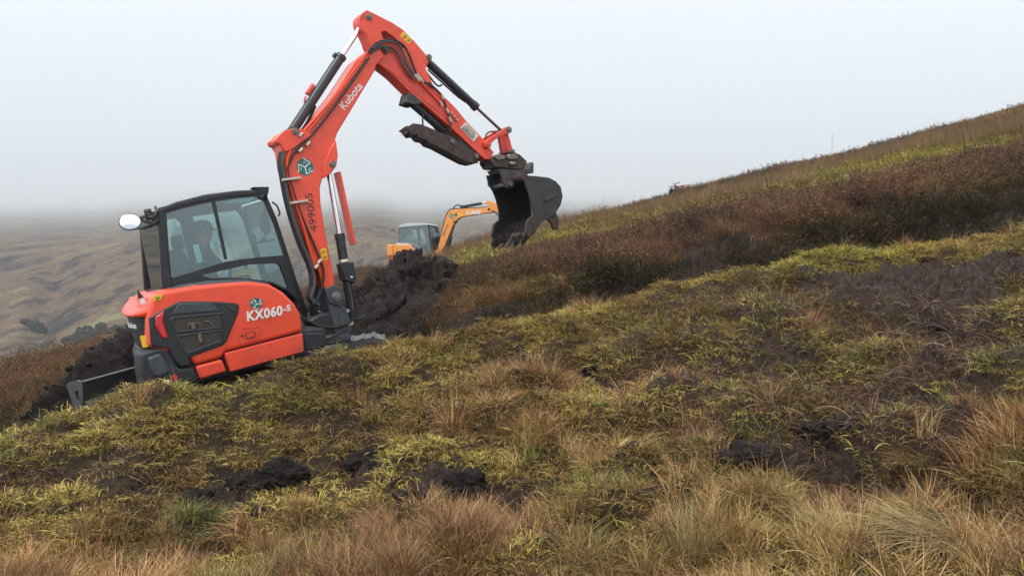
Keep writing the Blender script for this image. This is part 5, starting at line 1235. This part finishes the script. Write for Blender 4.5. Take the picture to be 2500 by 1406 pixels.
def clod(px, py, r, sq, label, seed, t0=.8, t1=3.0, m='peat', rot=0.0, sub=4, lift=.02):
    p = hit(px, py, t0, t1); bm = clodmesh(seed, r, (sq[0], sq[1], max(sq[2], .7)), sub, .4, 1.0)
    co = np.array([v.co[:] for v in bm.verts]); q = co / r
    d = (ridged3(q[:, 0] * 1.6 + seed, q[:, 1] * 1.6, q[:, 2] * 1.6, 3, seed, .6) - .6) * .55 + (ridged3(q[:, 0] * 5 + seed, q[:, 1] * 5, q[:, 2] * 5, 2, seed + 3) - .6) * .16
    for v, k_ in zip(bm.verts, d): v.co += v.co.normalized() * float(k_) * r
    me = bpy.data.meshes.new('peat_clod'); bm.to_mesh(me); bm.free()
    o = link('peat_clod', me, None, m); o.location = p + Vector((0, 0, r * sq[2] * lift)); o.rotation_euler = (0, 0, rot)
    tag(o, label, 'peat clod', 'loose clods of peat'); return o
clod(905, 1135, .175, (1.25, .8, .75), 'large smooth peat clod with a pointed top on the bank', 3, rot=.4)
clod(1290, 1310, .065, (.9, .8, 1.0), 'small upright black clod alone in the rusty foreground grass', 8)
clod(640, 1265, .105, (1.2, .9, .6), 'black peat clod beside the pale green wet flush', 5)
clod(1135, 1182, .115, (1.2, .8, .8), 'ragged dark clod on top of the bare peat strip', 14)
clod(1438, 905, .08, (1.2, .8, .7), 'lone purplish clod high on the mossy bank', 21, m='peat2')
clod(600, 1195, .19, (1.5, .9, .55), 'broad dark clod slumped in the peat hollow', 27)
clod(690, 1160, .15, (1.2, .8, .7), 'dark clod under the turf edge above the peat hollow', 29)
clod(1020, 1215, .10, (1.5, .9, .5), 'flat brown clod at the rusty tussock end of the peat strip', 33, m='peat2')
clod(480, 1215, .085, (1.2, .9, .7), 'small dark clod behind the green grass tuft', 35)
clod(2300, 800, .12, (1.1, 1.2, .5), 'smeared peat clod at the foot of the bare peat scar', 47, m='peat2', t1=3.0, lift=-.1)
clod(1830, 1118, .11, (1.5, .9, .6), 'brown peat lump under the torn turf beside the straw grass', 51, m='peat2')
clod(2010, 1060, .12, (1.5, .9, .6), 'brown peat lump above the black burrow', 53, m='peat2')
clod(2080, 1040, .10, (1.4, .9, .6), 'smaller peat lump up from the black burrow', 55, m='peat2')
clod(2290, 1375, .06, (1.5, .9, .6), 'little dark clod at the bottom edge in straw grass', 57)

# ------------------------------------------------------------------ plants
def blades_mesh(name, specs, seed):
    """specs: (n, radius, len0, len1, width, lean0, lean1, curl, segs, dirbias) -> thin tapering curved strips; attr rv = colour pick"""
    rg = np.random.RandomState(seed); V = []; Fc = []; RV = []
    for (n, rad, l0, l1, wd, le0, le1, curl, sg, bias, c0, c1) in specs:
        for _ in range(n):
            a = rg.rand() * 2 * math.pi; r = rad * math.sqrt(rg.rand()); bx, by = r * math.cos(a), r * math.sin(a)
            az = a + rg.normal() * .7 if rad > 0 else rg.rand() * 6.28
            if bias is not None: az = bias + rg.normal() * .55
            L = rg.uniform(l0, l1); ln = math.radians(rg.uniform(le0, le1)); cu = math.radians(curl) * rg.uniform(.4, 1.3)
            x, y, z = bx, by, -.01; st = L / sg; k0 = len(V); side = np.array([-math.sin(az), math.cos(az)]); wv = wd * rg.uniform(.7, 1.3); rv = rg.uniform(c0, c1)
            tw = rg.normal() * .5
            for i in range(sg + 1):
                w_ = wv * (1 - (i / sg) ** 1.5 * .88) * .5; c = math.cos(tw); s_ = math.sin(tw)
                ox_, oy_ = side * w_
                V.append((x - ox_ * c, y - oy_ * c, z - w_ * s_)); V.append((x + ox_ * c, y + oy_ * c, z + w_ * s_)); RV += [rv, rv]
                t_ = ln + cu * (i / sg)
                x += math.sin(t_) * math.cos(az) * st; y += math.sin(t_) * math.sin(az) * st; z += math.cos(t_) * st
                az += rg.normal() * .12
                if i > 0: Fc.append((k0 + 2 * i - 2, k0 + 2 * i - 1, k0 + 2 * i + 1, k0 + 2 * i))
    me = bpy.data.meshes.new(name); me.from_pydata(V, [], Fc)
    at = me.attributes.new('rv', 'FLOAT', 'POINT'); at.data.foreach_set('value', np.array(RV, np.float32)); me.update()
    return me
def heather_mesh(name, seed, stems=20, h0=.12, h1=.30, rad=.13, leaf=.0095, nl=18):
    rg = np.random.RandomState(seed); V = []; Fc = []; RV = []
    def quad(p, d, u, l, w_, rv):
        k = len(V); s_ = d.cross(u).normalized() * w_ * .5
        for q in (p - s_, p + s_, p + d * l + s_ * .4, p + d * l - s_ * .4): V.append(tuple(q)); RV.append(rv)
        Fc.append((k, k + 1, k + 2, k + 3))
    for _ in range(stems):
        a = rg.rand() * 6.28; r = rad * math.sqrt(rg.rand()); p = Vector((r * math.cos(a), r * math.sin(a), -.02))
        L = rg.uniform(h0, h1); ln = rg.uniform(.1, .75); d = Vector((math.sin(ln) * math.cos(a), math.sin(ln) * math.sin(a), math.cos(ln)))
        sg = 5; st = L / sg; rvs = rg.uniform(0, .45)
        for i in range(sg):
            d = (d + Vector(rg.normal(size=3)) * .22 + Vector((0, 0, .06))).normalized(); quad(p, d, d.orthogonal(), st * 1.05, .0045 * (1 - i / sg * .5), rvs)
            if i >= 1:
                for _k in range(nl // 5 + 1):
                    q = p + d * st * rg.rand(); e_ = (d * .5 + Vector(rg.normal(size=3)) * .8).normalized()
                    quad(q, e_, Vector(rg.normal(size=3)).normalized(), rg.uniform(.6, 1.6) * leaf * 2.0, leaf * rg.uniform(.5, 1.0), rg.uniform(.2, 1.0))
            p = p + d * st
    me = bpy.data.meshes.new(name); me.from_pydata(V, [], Fc)
    at = me.attributes.new('rv', 'FLOAT', 'POINT'); at.data.foreach_set('value', np.array(RV, np.float32)); me.update()
    return me
def vegmat(name, ramp, inst=True, transl=.15, rough=.6):
    m, t, b = newmat(name); o = t.nodes['Material Output']
    a = attr(t, 'rv'); c = N(t, 'ShaderNodeValToRGB'); r = c.color_ramp
    r.elements[0].position = ramp[0][0]; r.elements[0].color = rgb(ramp[0][1]); r.elements[1].position = ramp[-1][0]; r.elements[1].color = rgb(ramp[-1][1])
    for p_, cc in ramp[1:-1]: e = r.elements.new(p_); e.color = rgb(cc)
    t.links.new(a.outputs['Fac'], c.inputs[0]); out = c.outputs[0]
    if inst:
        ti = attr(t, 'tint', 'INSTANCER'); mx = N(t, 'ShaderNodeMix', data_type='RGBA', blend_type='MULTIPLY'); mx.inputs[0].default_value = 1
        t.links.new(out, mx.inputs[6]); t.links.new(ti.outputs['Color'], mx.inputs[7]); out = mx.outputs[2]
    t.links.new(out, b.inputs['Base Color']); b.inputs['Roughness'].default_value = rough; b.inputs['Specular IOR Level'].default_value = .25
    tr_ = N(t, 'ShaderNodeBsdfTranslucent'); t.links.new(out, tr_.inputs[0]); ms = N(t, 'ShaderNodeMixShader'); ms.inputs[0].default_value = transl
    t.links.new(b.outputs[0], ms.inputs[1]); t.links.new(tr_.outputs[0], ms.inputs[2]); t.links.new(ms.outputs[0], o.inputs[0])
    return m
RAMP = {
 'moss':  [(0, (.040, .025, .013)), (.25, (.11, .072, .032)), (.5, (.26, .195, .070)), (.78, (.43, .36, .115)), (1, (.48, .36, .17))],
 'rust':  [(0, (.12, .056, .030)), (.4, (.28, .15, .070)), (.75, (.43, .265, .13)), (1, (.56, .42, .22))],
 'straw': [(0, (.13, .075, .03)), (.35, (.30, .19, .075)), (.7, (.47, .35, .16)), (1, (.60, .50, .27))],
 'green': [(0, (.05, .055, .02)), (.4, (.10, .12, .032)), (.75, (.18, .20, .05)), (1, (.36, .31, .10))],
 'heath': [(0, (.028, .018, .015)), (.35, (.060, .038, .029)), (.65, (.11, .070, .046)), (.85, (.12, .105, .045)), (1, (.21, .125, .082))],
 'rush':  [(0, (.10, .062, .038)), (.5, (.20, .135, .075)), (1, (.32, .24, .12))],
 'stem':  [(0, (.06, .032, .022)), (.5, (.16, .085, .05)), (.8, (.26, .12, .08)), (1, (.45, .36, .22))],
}
VM = {k: vegmat('plant_' + k, v) for k, v in RAMP.items()}
VMs = {k: vegmat('tuft_' + k, v, inst=False) for k, v in RAMP.items()}

PROTO = {}
def proto(kind, matk, meshes):
    col = bpy.data.collections.new('plants_' + kind)
    for i, me in enumerate(meshes):
        me.materials.append(VM[matk]); o = bpy.data.objects.new('%s_%d' % (kind, i), me); col.objects.link(o)
    PROTO[kind] = (col, len(meshes))
R_ = range
proto('moss', 'moss', [blades_mesh('moss', [(95, .12, .022, .060, .0045, 15, 90, 90, 3, None, 0, .95), (12, .14, .05, .11, .0038, 45, 95, 80, 4, None, .0, 1)], 100 + i) for i in R_(5)])
proto('rust', 'rust', [blades_mesh('rust', [(95, .09, .09, .22, .0032, 5, 50, 55, 4, None, 0, 1), (30, .11, .05, .12, .0035, 30, 90, 50, 3, None, 0, .6)], 200 + i) for i in R_(5)])
proto('straw', 'straw', [blades_mesh('straw', [(70, .08, .18, .38, .0036, 5, 45, 75, 5, None if i < 2 else i * 1.3, 0, 1), (25, .1, .08, .2, .004, 20, 80, 60, 4, None, 0, .5)], 300 + i) for i in R_(5)])
proto('green', 'green', [blades_mesh('green', [(60, .08, .08, .22, .0042, 5, 55, 60, 4, None, 0, 1)], 400 + i) for i in R_(4)])
proto('heath', 'heath', [heather_mesh('heath', 500 + i) for i in R_(5)])
proto('tangle', 'stem', [blades_mesh('tangle', [(26, .16, .06, .20, .0036, 55, 100, 60, 5, None, 0, 1), (8, .16, .15, .32, .003, 30, 85, 90, 6, None, .3, 1)], 600 + i) for i in R_(4)])
proto('rush', 'rush', [blades_mesh('rush', [(55, .22, .35, .75, .007, 2, 22, 20, 3, None, 0, 1)], 700 + i) for i in R_(4)])
proto('farmoss', 'moss', [blades_mesh('farmoss', [(150, .40, .06, .17, .016, 15, 80, 70, 2, None, .25, 1)], 800 + i) for i in R_(4)])
proto('farheath', 'heath', [heather_mesh('farheath', 900 + i, 26, .22, .45, .38, .03, 12) for i in R_(4)])
proto('fargrass', 'rust', [blades_mesh('fargrass', [(120, .35, .14, .36, .012, 5, 55, 60, 3, None, 0, 1)], 950 + i) for i in R_(4)])

def gn_group(col):
    ng = bpy.data.node_groups.new('scatter', 'GeometryNodeTree')
    ng.interface.new_socket('Geometry', in_out='INPUT', socket_type='NodeSocketGeometry'); ng.interface.new_socket('Geometry', in_out='OUTPUT', socket_type='NodeSocketGeometry')
    gi = ng.nodes.new('NodeGroupInput'); go = ng.nodes.new('NodeGroupOutput')
    ci = ng.nodes.new('GeometryNodeCollectionInfo'); ci.inputs[0].default_value = col; ci.inputs['Separate Children'].default_value = True; ci.inputs['Reset Children'].default_value = True
    ip = ng.nodes.new('GeometryNodeInstanceOnPoints'); ip.inputs['Pick Instance'].default_value = True
    def na(nm, ty):
        n = ng.nodes.new('GeometryNodeInputNamedAttribute'); n.data_type = ty; n.inputs[0].default_value = nm; return n.outputs[0]
    ng.links.new(gi.outputs[0], ip.inputs['Points']); ng.links.new(ci.outputs[0], ip.inputs['Instance'])
    ng.links.new(na('pick', 'INT'), ip.inputs['Instance Index']); ng.links.new(na('rot', 'FLOAT_VECTOR'), ip.inputs['Rotation']); ng.links.new(na('scl', 'FLOAT_VECTOR'), ip.inputs['Scale'])
    ng.links.new(ip.outputs[0], go.inputs[0]); return ng

# cell areas of the ground grid, for even scattering
def avg(A): return .25 * (A[:-1, :-1] + A[1:, :-1] + A[:-1, 1:] + A[1:, 1:])
cX, cY, cT, cP, cPY, cPeat, cTorn = [avg(a) for a in (GX, GY, GT, GP, PYs, peat, torn)]
ex1 = np.stack([GX[:-1, 1:] - GX[:-1, :-1], GY[:-1, 1:] - GY[:-1, :-1], GZd[:-1, 1:] - GZd[:-1, :-1]], -1); ey1 = np.stack([GX[1:, :-1] - GX[:-1, :-1], GY[1:, :-1] - GY[:-1, :-1], GZd[1:, :-1] - GZd[:-1, :-1]], -1)
cA = np.linalg.norm(np.cross(ex1, ey1), axis=-1)
inview = sstep(-420, -250, cP) * (1 - sstep(2750, 2920, cP))
bare = np.clip(cPeat, 0, 1)
def N2(f, s, o=3): return fbm(cX * f, cY * f, o, s)
rs = np.random.RandomState(99)
NPTS = {}
def scatter(name, kind, dens, scale, tint, label, tilt=.18, vs=1.0):
    """dens: plants per square metre on each ground cell; tint(x, y, px, py, t) -> n x 3"""
    lam = np.clip(dens, 0, None) * cA * inview
    n = rs.poisson(lam); r, c_ = np.nonzero(n); cnt = n[r, c_]; r = np.repeat(r, cnt); c_ = np.repeat(c_, cnt); k = len(r)
    x, y, z = at_grid(r + rs.rand(k), c_ + rs.rand(k)); NPTS[name] = k
    me = bpy.data.meshes.new(name); me.vertices.add(k); me.vertices.foreach_set('co', np.stack([x, y, z], -1).astype(np.float32).ravel())
    col, np_ = PROTO[kind]
    me.attributes.new('pick', 'INT', 'POINT').data.foreach_set('value', rs.randint(0, np_, k).astype(np.int32))
    rot = np.stack([rs.normal(size=k) * tilt, rs.normal(size=k) * tilt, rs.rand(k) * 6.283], -1).astype(np.float32)
    me.attributes.new('rot', 'FLOAT_VECTOR', 'POINT').data.foreach_set('vector', rot.ravel())
    sc_ = scale(x, y, rs.rand(k)); me.attributes.new('scl', 'FLOAT_VECTOR', 'POINT').data.foreach_set('vector', np.stack([sc_, sc_, sc_ * vs * rs.uniform(.75, 1.25, k)], -1).astype(np.float32).ravel())
    tn = np.ones((k, 4), np.float32); tn[:, :3] = tint(x, y, cP[r, c_], cPY[r, c_], cT[r, c_], k)
    me.attributes.new('tint', 'FLOAT_COLOR', 'POINT').data.foreach_set('color', tn.ravel())
    o = bpy.data.objects.new(name, me); C.objects.link(o); md = o.modifiers.new('scatter', 'NODES'); md.node_group = gn_group(col)
    tag(o, label, kind='stuff'); return o
def lerp3(a, b, f): f = np.asarray(f)[:, None]; return np.array(a)[None] * (1 - f) + np.array(b)[None] * f
def vary(k, amt): return 1 + (rs.rand(k, 1) - .5) * amt

# near bank: mat of moss and short grass; fresher green in patches, brown in others
fore = sstep(-35, 35, cPY - np.interp(cP, [-400, 0, 900, 1300, 1700, 2100, 2500, 2900], [1330, 1310, 1290, 1240, 1180, 1120, 1010, 900]) + (N2(2, 61) - .5) * 120) * (cT < 2.6)              # the grassy foreground
bank = (cT < 3.22)
nearok = (1 - sstep(.25, .55, bare)) * bank * (cT > .55)
sh_ = np.zeros_like(bare)
for q_ in range(1, 14): sh_[:-q_] = np.maximum(sh_[:-q_], bare[q_:] * (1 - q_ / 18.0))
lowg = 1 - .85 * sh_ * (cT < 2.6)
rim = np.exp(-((cT - 2.93) / .10) ** 2) * sstep(1050, 1300, cP)
mossd = (1 + .8 * rim) * nearok * (1 - .88 * cTorn) * (70 + 170 * sstep(.36, .55, N2(4.5, 60, 2))) * (1 - .45 * fore)
def t_moss(x, y, px, py, t, k):
    f = sstep(.40, .66, fbm(x * 1.3, y * 1.3, 3, 62)); tn = lerp3((.90, .78, .66), (1.60, 1.58, 1.15), f)
    lush = sstep(1650, 1800, px) * (1 - sstep(2150, 2300, px)) * sstep(2.7, 2.85, t) + np.exp(-((px - 560) / 150) ** 2 - ((py - 960) / 40) ** 2)
    tn = tn * (1 - .7 * np.clip(lush, 0, 1)[:, None]) + np.array((1.2, 1.38, .8))[None] * .7 * np.clip(lush, 0, 1)[:, None]
    tr_ = sstep(1500, 1900, px) * (1 - sstep(2.75, 2.9, t)); tn *= (1 - .30 * tr_)[:, None]
    rm = np.exp(-((t - 2.93) / .10) ** 2) * sstep(1050, 1300, px); tn *= (1 + .55 * rm)[:, None]
    return tn * vary(k, .5)
scatter('moss_turf', 'moss', mossd, lambda x, y, r: .75 + .7 * r, t_moss, 'yellow-green mossy turf matting the near bank')
# pale wet flush of moss at the lower left
flush = nearok * 260 * np.exp(-((cP - 470) / 250) ** 2 - ((cPY - 1288 + (cP - 470) * .16) / 30) ** 2)
scatter('wet_moss', 'moss', flush, lambda x, y, r: .45 + .4 * r, lambda x, y, px, py, t, k: np.array((.95, 1.25, 1.35))[None] * vary(k, .4), 'pale grey-green moss in the wet flush at lower left')
fk = 1 - .85 * np.clip(flush / 260 * 1.3, 0, 1)
# rusty deer grass: foreground left and centre, patches on the bank
pr = N2(1.1, 63)
rustd = fk * (.35 + 1.1 * sstep(.38, .55, N2(2.2, 163))) * lowg * nearok * (fore * 95 * (1 - .75 * sstep(1350, 1750, cP + (pr - .5) * 900)) + fore * 25 + (1 - fore) * 20 * sstep(.60, .74, N2(1.6, 64)) + (1 - fore) * 60 * np.exp(-((cP - 1330) / 230) ** 2 - ((cPY - 1010) / 70) ** 2)) * (1 - .5 * cTorn)
def t_rust(x, y, px, py, t, k):
    f = fbm(x * 1.5, y * 1.5, 3, 65); return lerp3((.88, .80, .76), (1.38, 1.28, 1.16), sstep(.35, .65, f)) * vary(k, .5)
scatter('deer_grass', 'rust', rustd, lambda x, y, r: (.5 + .6 * r) * (.75 + .6 * sstep(.4, .65, fbm(x * 2, y * 2, 2, 165))), t_rust, 'rusty brown deer grass in the foreground')
# pale straw grass: right foreground and a drift in the middle
strd = fk * (.2 + 1.5 * sstep(.42, .60, N2(1.6, 166))) * lowg * nearok * (fore * 42 * sstep(1150, 1600, cP + (N2(.9, 66) - .5) * 900) + fore * 7 + (1 - fore) * 18 * np.exp(-((cP - 1500) / 260) ** 2 - ((cPY - 1110) / 70) ** 2) + (1 - fore) * 10 * np.exp(-((cP - 2350) / 260) ** 2 - ((cPY - 1090) / 90) ** 2))
scatter('straw_grass', 'straw', strd, lambda x, y, r: .40 + .50 * r, lambda x, y, px, py, t, k: lerp3((.90, .80, .68), (1.4, 1.3, 1.15), sstep(.35, .65, fbm(x * 1.4, y * 1.4, 2, 167))) * vary(k, .4), 'pale straw-coloured moor grass in the foreground')
# green grass
grd = nearok * (26 * fore + 7) * sstep(.45, .7, N2(1.4, 67)) + nearok * 60 * np.exp(-((cP - 400) / 190) ** 2 - ((cPY - 1285 + (cP - 400) * .25) / 22) ** 2)
scatter('green_grass', 'green', grd, lambda x, y, r: .55 + .6 * r, lambda x, y, px, py, t, k: lerp3((.8, .9, .8), (1.1, 1.25, .95), rs.rand(k)) * vary(k, .3), 'fresh green grass between the tussocks')
# heather slope beyond the trench and round its lips
mid = sstep(5.8, 6.0, cT + (N2(1.2, 68) - .5) * .35) * (1 - sstep(6.92, 7.08, cT + (N2(.5, 69) - .5) * .5))
heap_gap = 1 - np.exp(-(((cX + 1.7) / 1.5) ** 2 + ((cY - 12.2) / 1.5) ** 2))
rightside = sstep(-50, 40, cP - np.where(cY < 15, 1140 - (cPY - 670) * .93, 1010))
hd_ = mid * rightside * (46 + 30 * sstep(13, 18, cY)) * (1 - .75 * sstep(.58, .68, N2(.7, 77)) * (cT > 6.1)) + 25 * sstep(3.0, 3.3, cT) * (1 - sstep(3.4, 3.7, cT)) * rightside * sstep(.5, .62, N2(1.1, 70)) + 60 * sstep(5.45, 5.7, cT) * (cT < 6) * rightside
lefty = (1 - sstep(90, 210, cP)) * (cT > 3.3) * (cT < 6.9)
knoll = lefty + (1 - lefty) * sstep(6.2, 6.9, cT + (N2(1.0, 72) - .5) * 1.2) * (cT < 10.6) * (1 - rightside)
# tangled roots and dug stems
tangd = mid * rightside * 3.5 + bank * (cT > .6) * (cTorn * 75 + 8 * (1 - fore) * nearok + 14 * sstep(.1, .5, bare) * (1 - sstep(.6, .9, bare)) + 1.2 * bare * (cT < 3))
scatter('dug_stems', 'tangle', tangd, lambda x, y, r: (.6 + .7 * r) * (1 + .5 * (y > 10)), lambda x, y, px, py, t, k: np.array((.85, .85, .8))[None] * vary(k, .7), 'tangled brown stems and roots over the torn peat')
def t_heath(x, y, px, py, t, k):
    f = fbm(x * .55, y * .55, 3, 73); g_ = fbm(x * 1.1, y * 1.1, 3, 74)
    tn = lerp3((.85, .70, .68), (2.3, 1.75, 1.55), sstep(.38, .62, fbm(x * 1.0, y * 1.0, 3, 173)) * .7 + .3 * sstep(.4, .6, f)); tn = tn + np.array((.1, .45, -.05))[None] * sstep(.58, .7, g_)[:, None]
    dk = 1 - sstep(5.98, 6.10, t); tn = tn * (1 - dk)[:, None] + np.array((.50, .62, .45))[None] * dk[:, None]  # darker green heather along the trench; tint also paints in the trench's deep shade
    return tn * vary(k, .6)
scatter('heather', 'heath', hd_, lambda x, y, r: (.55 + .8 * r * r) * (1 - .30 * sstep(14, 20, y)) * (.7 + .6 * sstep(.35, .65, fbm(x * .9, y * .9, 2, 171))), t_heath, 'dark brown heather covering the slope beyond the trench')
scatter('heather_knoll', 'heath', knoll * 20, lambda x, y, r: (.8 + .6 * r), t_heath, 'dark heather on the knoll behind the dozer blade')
rd2 = mid * rightside * (6 + 24 * sstep(.54, .66, N2(.9, 75))) + knoll * 26 * sstep(.35, .55, N2(.9, 76))
scatter('slope_grass', 'rust', rd2, lambda x, y, r: (.8 + .7 * r) * np.clip(1.3 - y / 30, .6, 1), lambda x, y, px, py, t, k: lerp3((.55, .48, .46), (.95, .78, .66), rs.rand(k)) * vary(k, .4), 'reddish brown grass mixed through the heather')
md2 = mid * rightside * 40 * sstep(.58, .68, N2(.7, 77)) * (cT > 6.1)
scatter('slope_moss', 'moss', md2, lambda x, y, r: 1.5 + 1.0 * r, lambda x, y, px, py, t, k: np.array((.85, .85, .7))[None] * vary(k, .5), 'pale moss patches among the heather')
# the bright mossy band, rushes and the dark crest
band = sstep(6.90, 7.06, cT + (N2(.5, 69) - .5) * .5) * (1 - sstep(8.0, 8.4, cT + (N2(.35, 78) - .5) * .9)) * rightside
scatter('moss_band', 'farmoss', band * 13, lambda x, y, r: (.8 + .6 * r) * np.clip(y / 24, .9, 1.8), lambda x, y, px, py, t, k: lerp3((.80, .78, .65), (1.15, 1.2, .85), sstep(.35, .65, fbm(x * .3, y * .3, 3, 79))) * vary(k, .4), 'band of yellow-green moss crossing the slope')
rsb = sstep(7.75, 8.1, cT + (N2(.3, 80) - .5) * .5) * (1 - sstep(8.9, 9.25, cT)) * rightside
scatter('rushes', 'rush', rsb * (1.2 + 5.5 * sstep(.4, .6, N2(.25, 81))), lambda x, y, r: (.75 + .6 * r), lambda x, y, px, py, t, k: lerp3((.8, .7, .65), (1.15, 1.0, .85), rs.rand(k)) * vary(k, .3), 'band of reddish brown rushes below the skyline', tilt=.08)
top = sstep(8.1, 8.8, cT) * (cT < 10.75) * rightside
scatter('crest_grass', 'fargrass', top * 3.2 * (.35 + sstep(.42, .6, N2(.2, 82))) + band * .5, lambda x, y, r: (.8 + .6 * r) * np.clip(y / 40, .8, 1.6), lambda x, y, px, py, t, k: lerp3((.62, .58, .5), (.95, .9, .7), sstep(.35, .65, fbm(x * .12, y * .12, 3, 83))) * vary(k, .4), 'brown grass near the skyline')
scatter('crest_heather', 'farheath', sstep(8.75, 9.2, cT + (N2(.2, 84) - .5) * .8) * (cT < 10.75) * rightside * 4.2 * sstep(.38, .55, N2(.16, 85)), lambda x, y, r: (.8 + .7 * r) * np.clip(y / 50, .8, 1.5), lambda x, y, px, py, t, k: np.array((1.0, .95, 1.0))[None] * vary(k, .5), 'dark heather along the skyline')

# single tussocks that stand out
def tussock(px, py, kind, specs, label, seed, rot=0.0):
    me = blades_mesh('grass_tussock', specs, seed); o = link('grass_tussock', me, None, VMs[kind]); o.location = hit(px, py) - Vector((0, 0, .02)); o.rotation_euler = (0, 0, rot); o.scale = (.75, .75, .62)
    tag(o, label, 'grass tussock', 'tussocks standing out in the foreground'); return o
W180 = math.pi
tussock(960, 1300, 'rust', [(520, .15, .22, .46, .0036, 15, 60, 70, 6, 2.75, 0, .7), (160, .16, .15, .3, .0036, 5, 50, 60, 5, None, 0, .8)], 'rusty brown tussock combed over to one side below the peat strip', 1)
tussock(1690, 1345, 'straw', [(420, .13, .25, .52, .0036, 2, 28, 40, 6, None, .1, 1), (120, .14, .15, .3, .004, 20, 70, 60, 5, None, 0, .5)], 'tall upright pale straw tussock left of the black burrow', 2)
tussock(2060, 1330, 'straw', [(420, .14, .28, .58, .0036, 10, 50, 65, 6, 2.3, .1, 1), (120, .14, .15, .3, .004, 20, 70, 60, 5, None, 0, .5)], 'brown straw tussock leaning beneath the black burrow', 3)
tussock(2330, 1320, 'straw', [(460, .18, .35, .66, .0036, 30, 70, 55, 6, 2.9, .3, 1)], 'bleached straw tussock flattened across the slope to the right', 4)
tussock(455, 1255, 'green', [(260, .09, .14, .30, .004, 5, 60, 55, 5, None, .3, 1)], 'yellow-green tuft rising from the wet flush', 5)
tussock(540, 1262, 'green', [(220, .10, .12, .25, .004, 15, 70, 55, 5, None, .35, 1)], 'second, lower yellow-green tuft beside the black clod', 6)
tussock(1270, 1030, 'straw', [(240, .14, .14, .32, .0036, 5, 60, 60, 5, None, 0, .8), (80, .10, .1, .22, .004, 5, 50, 50, 4, None, 0, .3)], 'straw tussock with a green heart halfway up the bank', 7)
tussock(1620, 1060, 'straw', [(240, .15, .14, .32, .0036, 10, 70, 65, 5, None, 0, .8)], 'dull straw tussock at the edge of the torn turf', 8)
tussock(1470, 1190, 'straw', [(320, .16, .16, .34, .0036, 15, 70, 60, 5, .6, .35, 1)], 'pale straw tussock at the right end of the peat strip', 9)
tussock(2410, 1075, 'green', [(260, .14, .12, .26, .0042, 10, 65, 60, 5, None, .0, 1), (120, .16, .15, .3, .0036, 20, 75, 60, 5, None, .6, 1)], 'green tussock on the grassy shoulder at the right edge', 10)
tussock(2240, 1120, 'straw', [(300, .14, .18, .36, .0036, 20, 75, 70, 5, 3.4, .05, .8)], 'tawny tussock drooping over the black burrow', 11)
tussock(430, 1360, 'rust', [(360, .15, .18, .36, .0036, 5, 40, 50, 5, None, 0, .8)], 'dark rusty tussock at the bottom left', 12)
tussock(1290, 1390, 'straw', [(300, .14, .2, .42, .0036, 15, 65, 65, 5, 2.4, 0, .8)], 'drab straw tussock at the bottom edge in the middle', 13)

# ------------------------------------------------------------------ far bushes in the gully
def far_bushes():
    rg = np.random.RandomState(4); V = []; Fc = []
    for (px, py, wpx, hpx, Yd) in ((215, 818, 45, 28, 285), (255, 838, 40, 22, 270), (180, 830, 30, 20, 280), (295, 803, 26, 18, 300), (95, 800, 24, 16, 300), (130, 915, 45, 14, 215), (205, 880, 40, 18, 240), (60, 790, 20, 14, 305), (240, 805, 24, 20, 292)):
        x, Yd, zb = hill_at(px, py + hpx * .4); zb -= .3; rx = wpx / FPX * Yd; rz = hpx / FPX * Yd
        for _ in range(1300):
            d = rg.normal(size=3); d /= np.linalg.norm(d); r = rg.rand() ** .33
            lump = 1 + .25 * math.sin(d[0] * 5 + px) + .2 * math.sin(d[2] * 7 + px)
            c_ = np.array((x + d[0] * r * rx * lump, Yd + d[1] * r * rx * .8, zb + abs(d[2]) * r * rz * lump)); u = rg.normal(size=3); u /= np.linalg.norm(u); v = np.cross(u, rg.normal(size=3)); v /= np.linalg.norm(v); q = .0019 * Yd
            k = len(V); V += [tuple(c_ + u * q), tuple(c_ + v * q), tuple(c_ - u * q), tuple(c_ - v * q)]; Fc.append((k, k + 1, k + 2, k + 3))
    me = bpy.data.meshes.new('gorse_clumps'); me.from_pydata(V, [], Fc); o = link('gorse_clumps', me, None, mat('gorse', (.018, .026, .016), .8, var=.4, scale=.3))
    tag(o, 'dark evergreen scrub in the far gully', kind='stuff')
far_bushes()
# ------------------------------------------------------------------ haze
hv = MB().box(-16000, 16000, -300, 12000, -75, 1700).build('haze', None)
hm = bpy.data.materials.new('moor_haze'); hm.use_nodes = True; t = hm.node_tree; t.nodes.clear()
o_ = N(t, 'ShaderNodeOutputMaterial'); v_ = N(t, 'ShaderNodeVolumePrincipled')
v_.inputs['Color'].default_value = (.92, .965, 1.0, 1); v_.inputs['Density'].default_value = 0.00042; v_.inputs['Anisotropy'].default_value = 0.0
t.links.new(v_.outputs[0], o_.inputs['Volume'])
hv.data.materials.append(hm); pass
tag(hv, 'pale moorland haze filling the valley', kind='stuff')
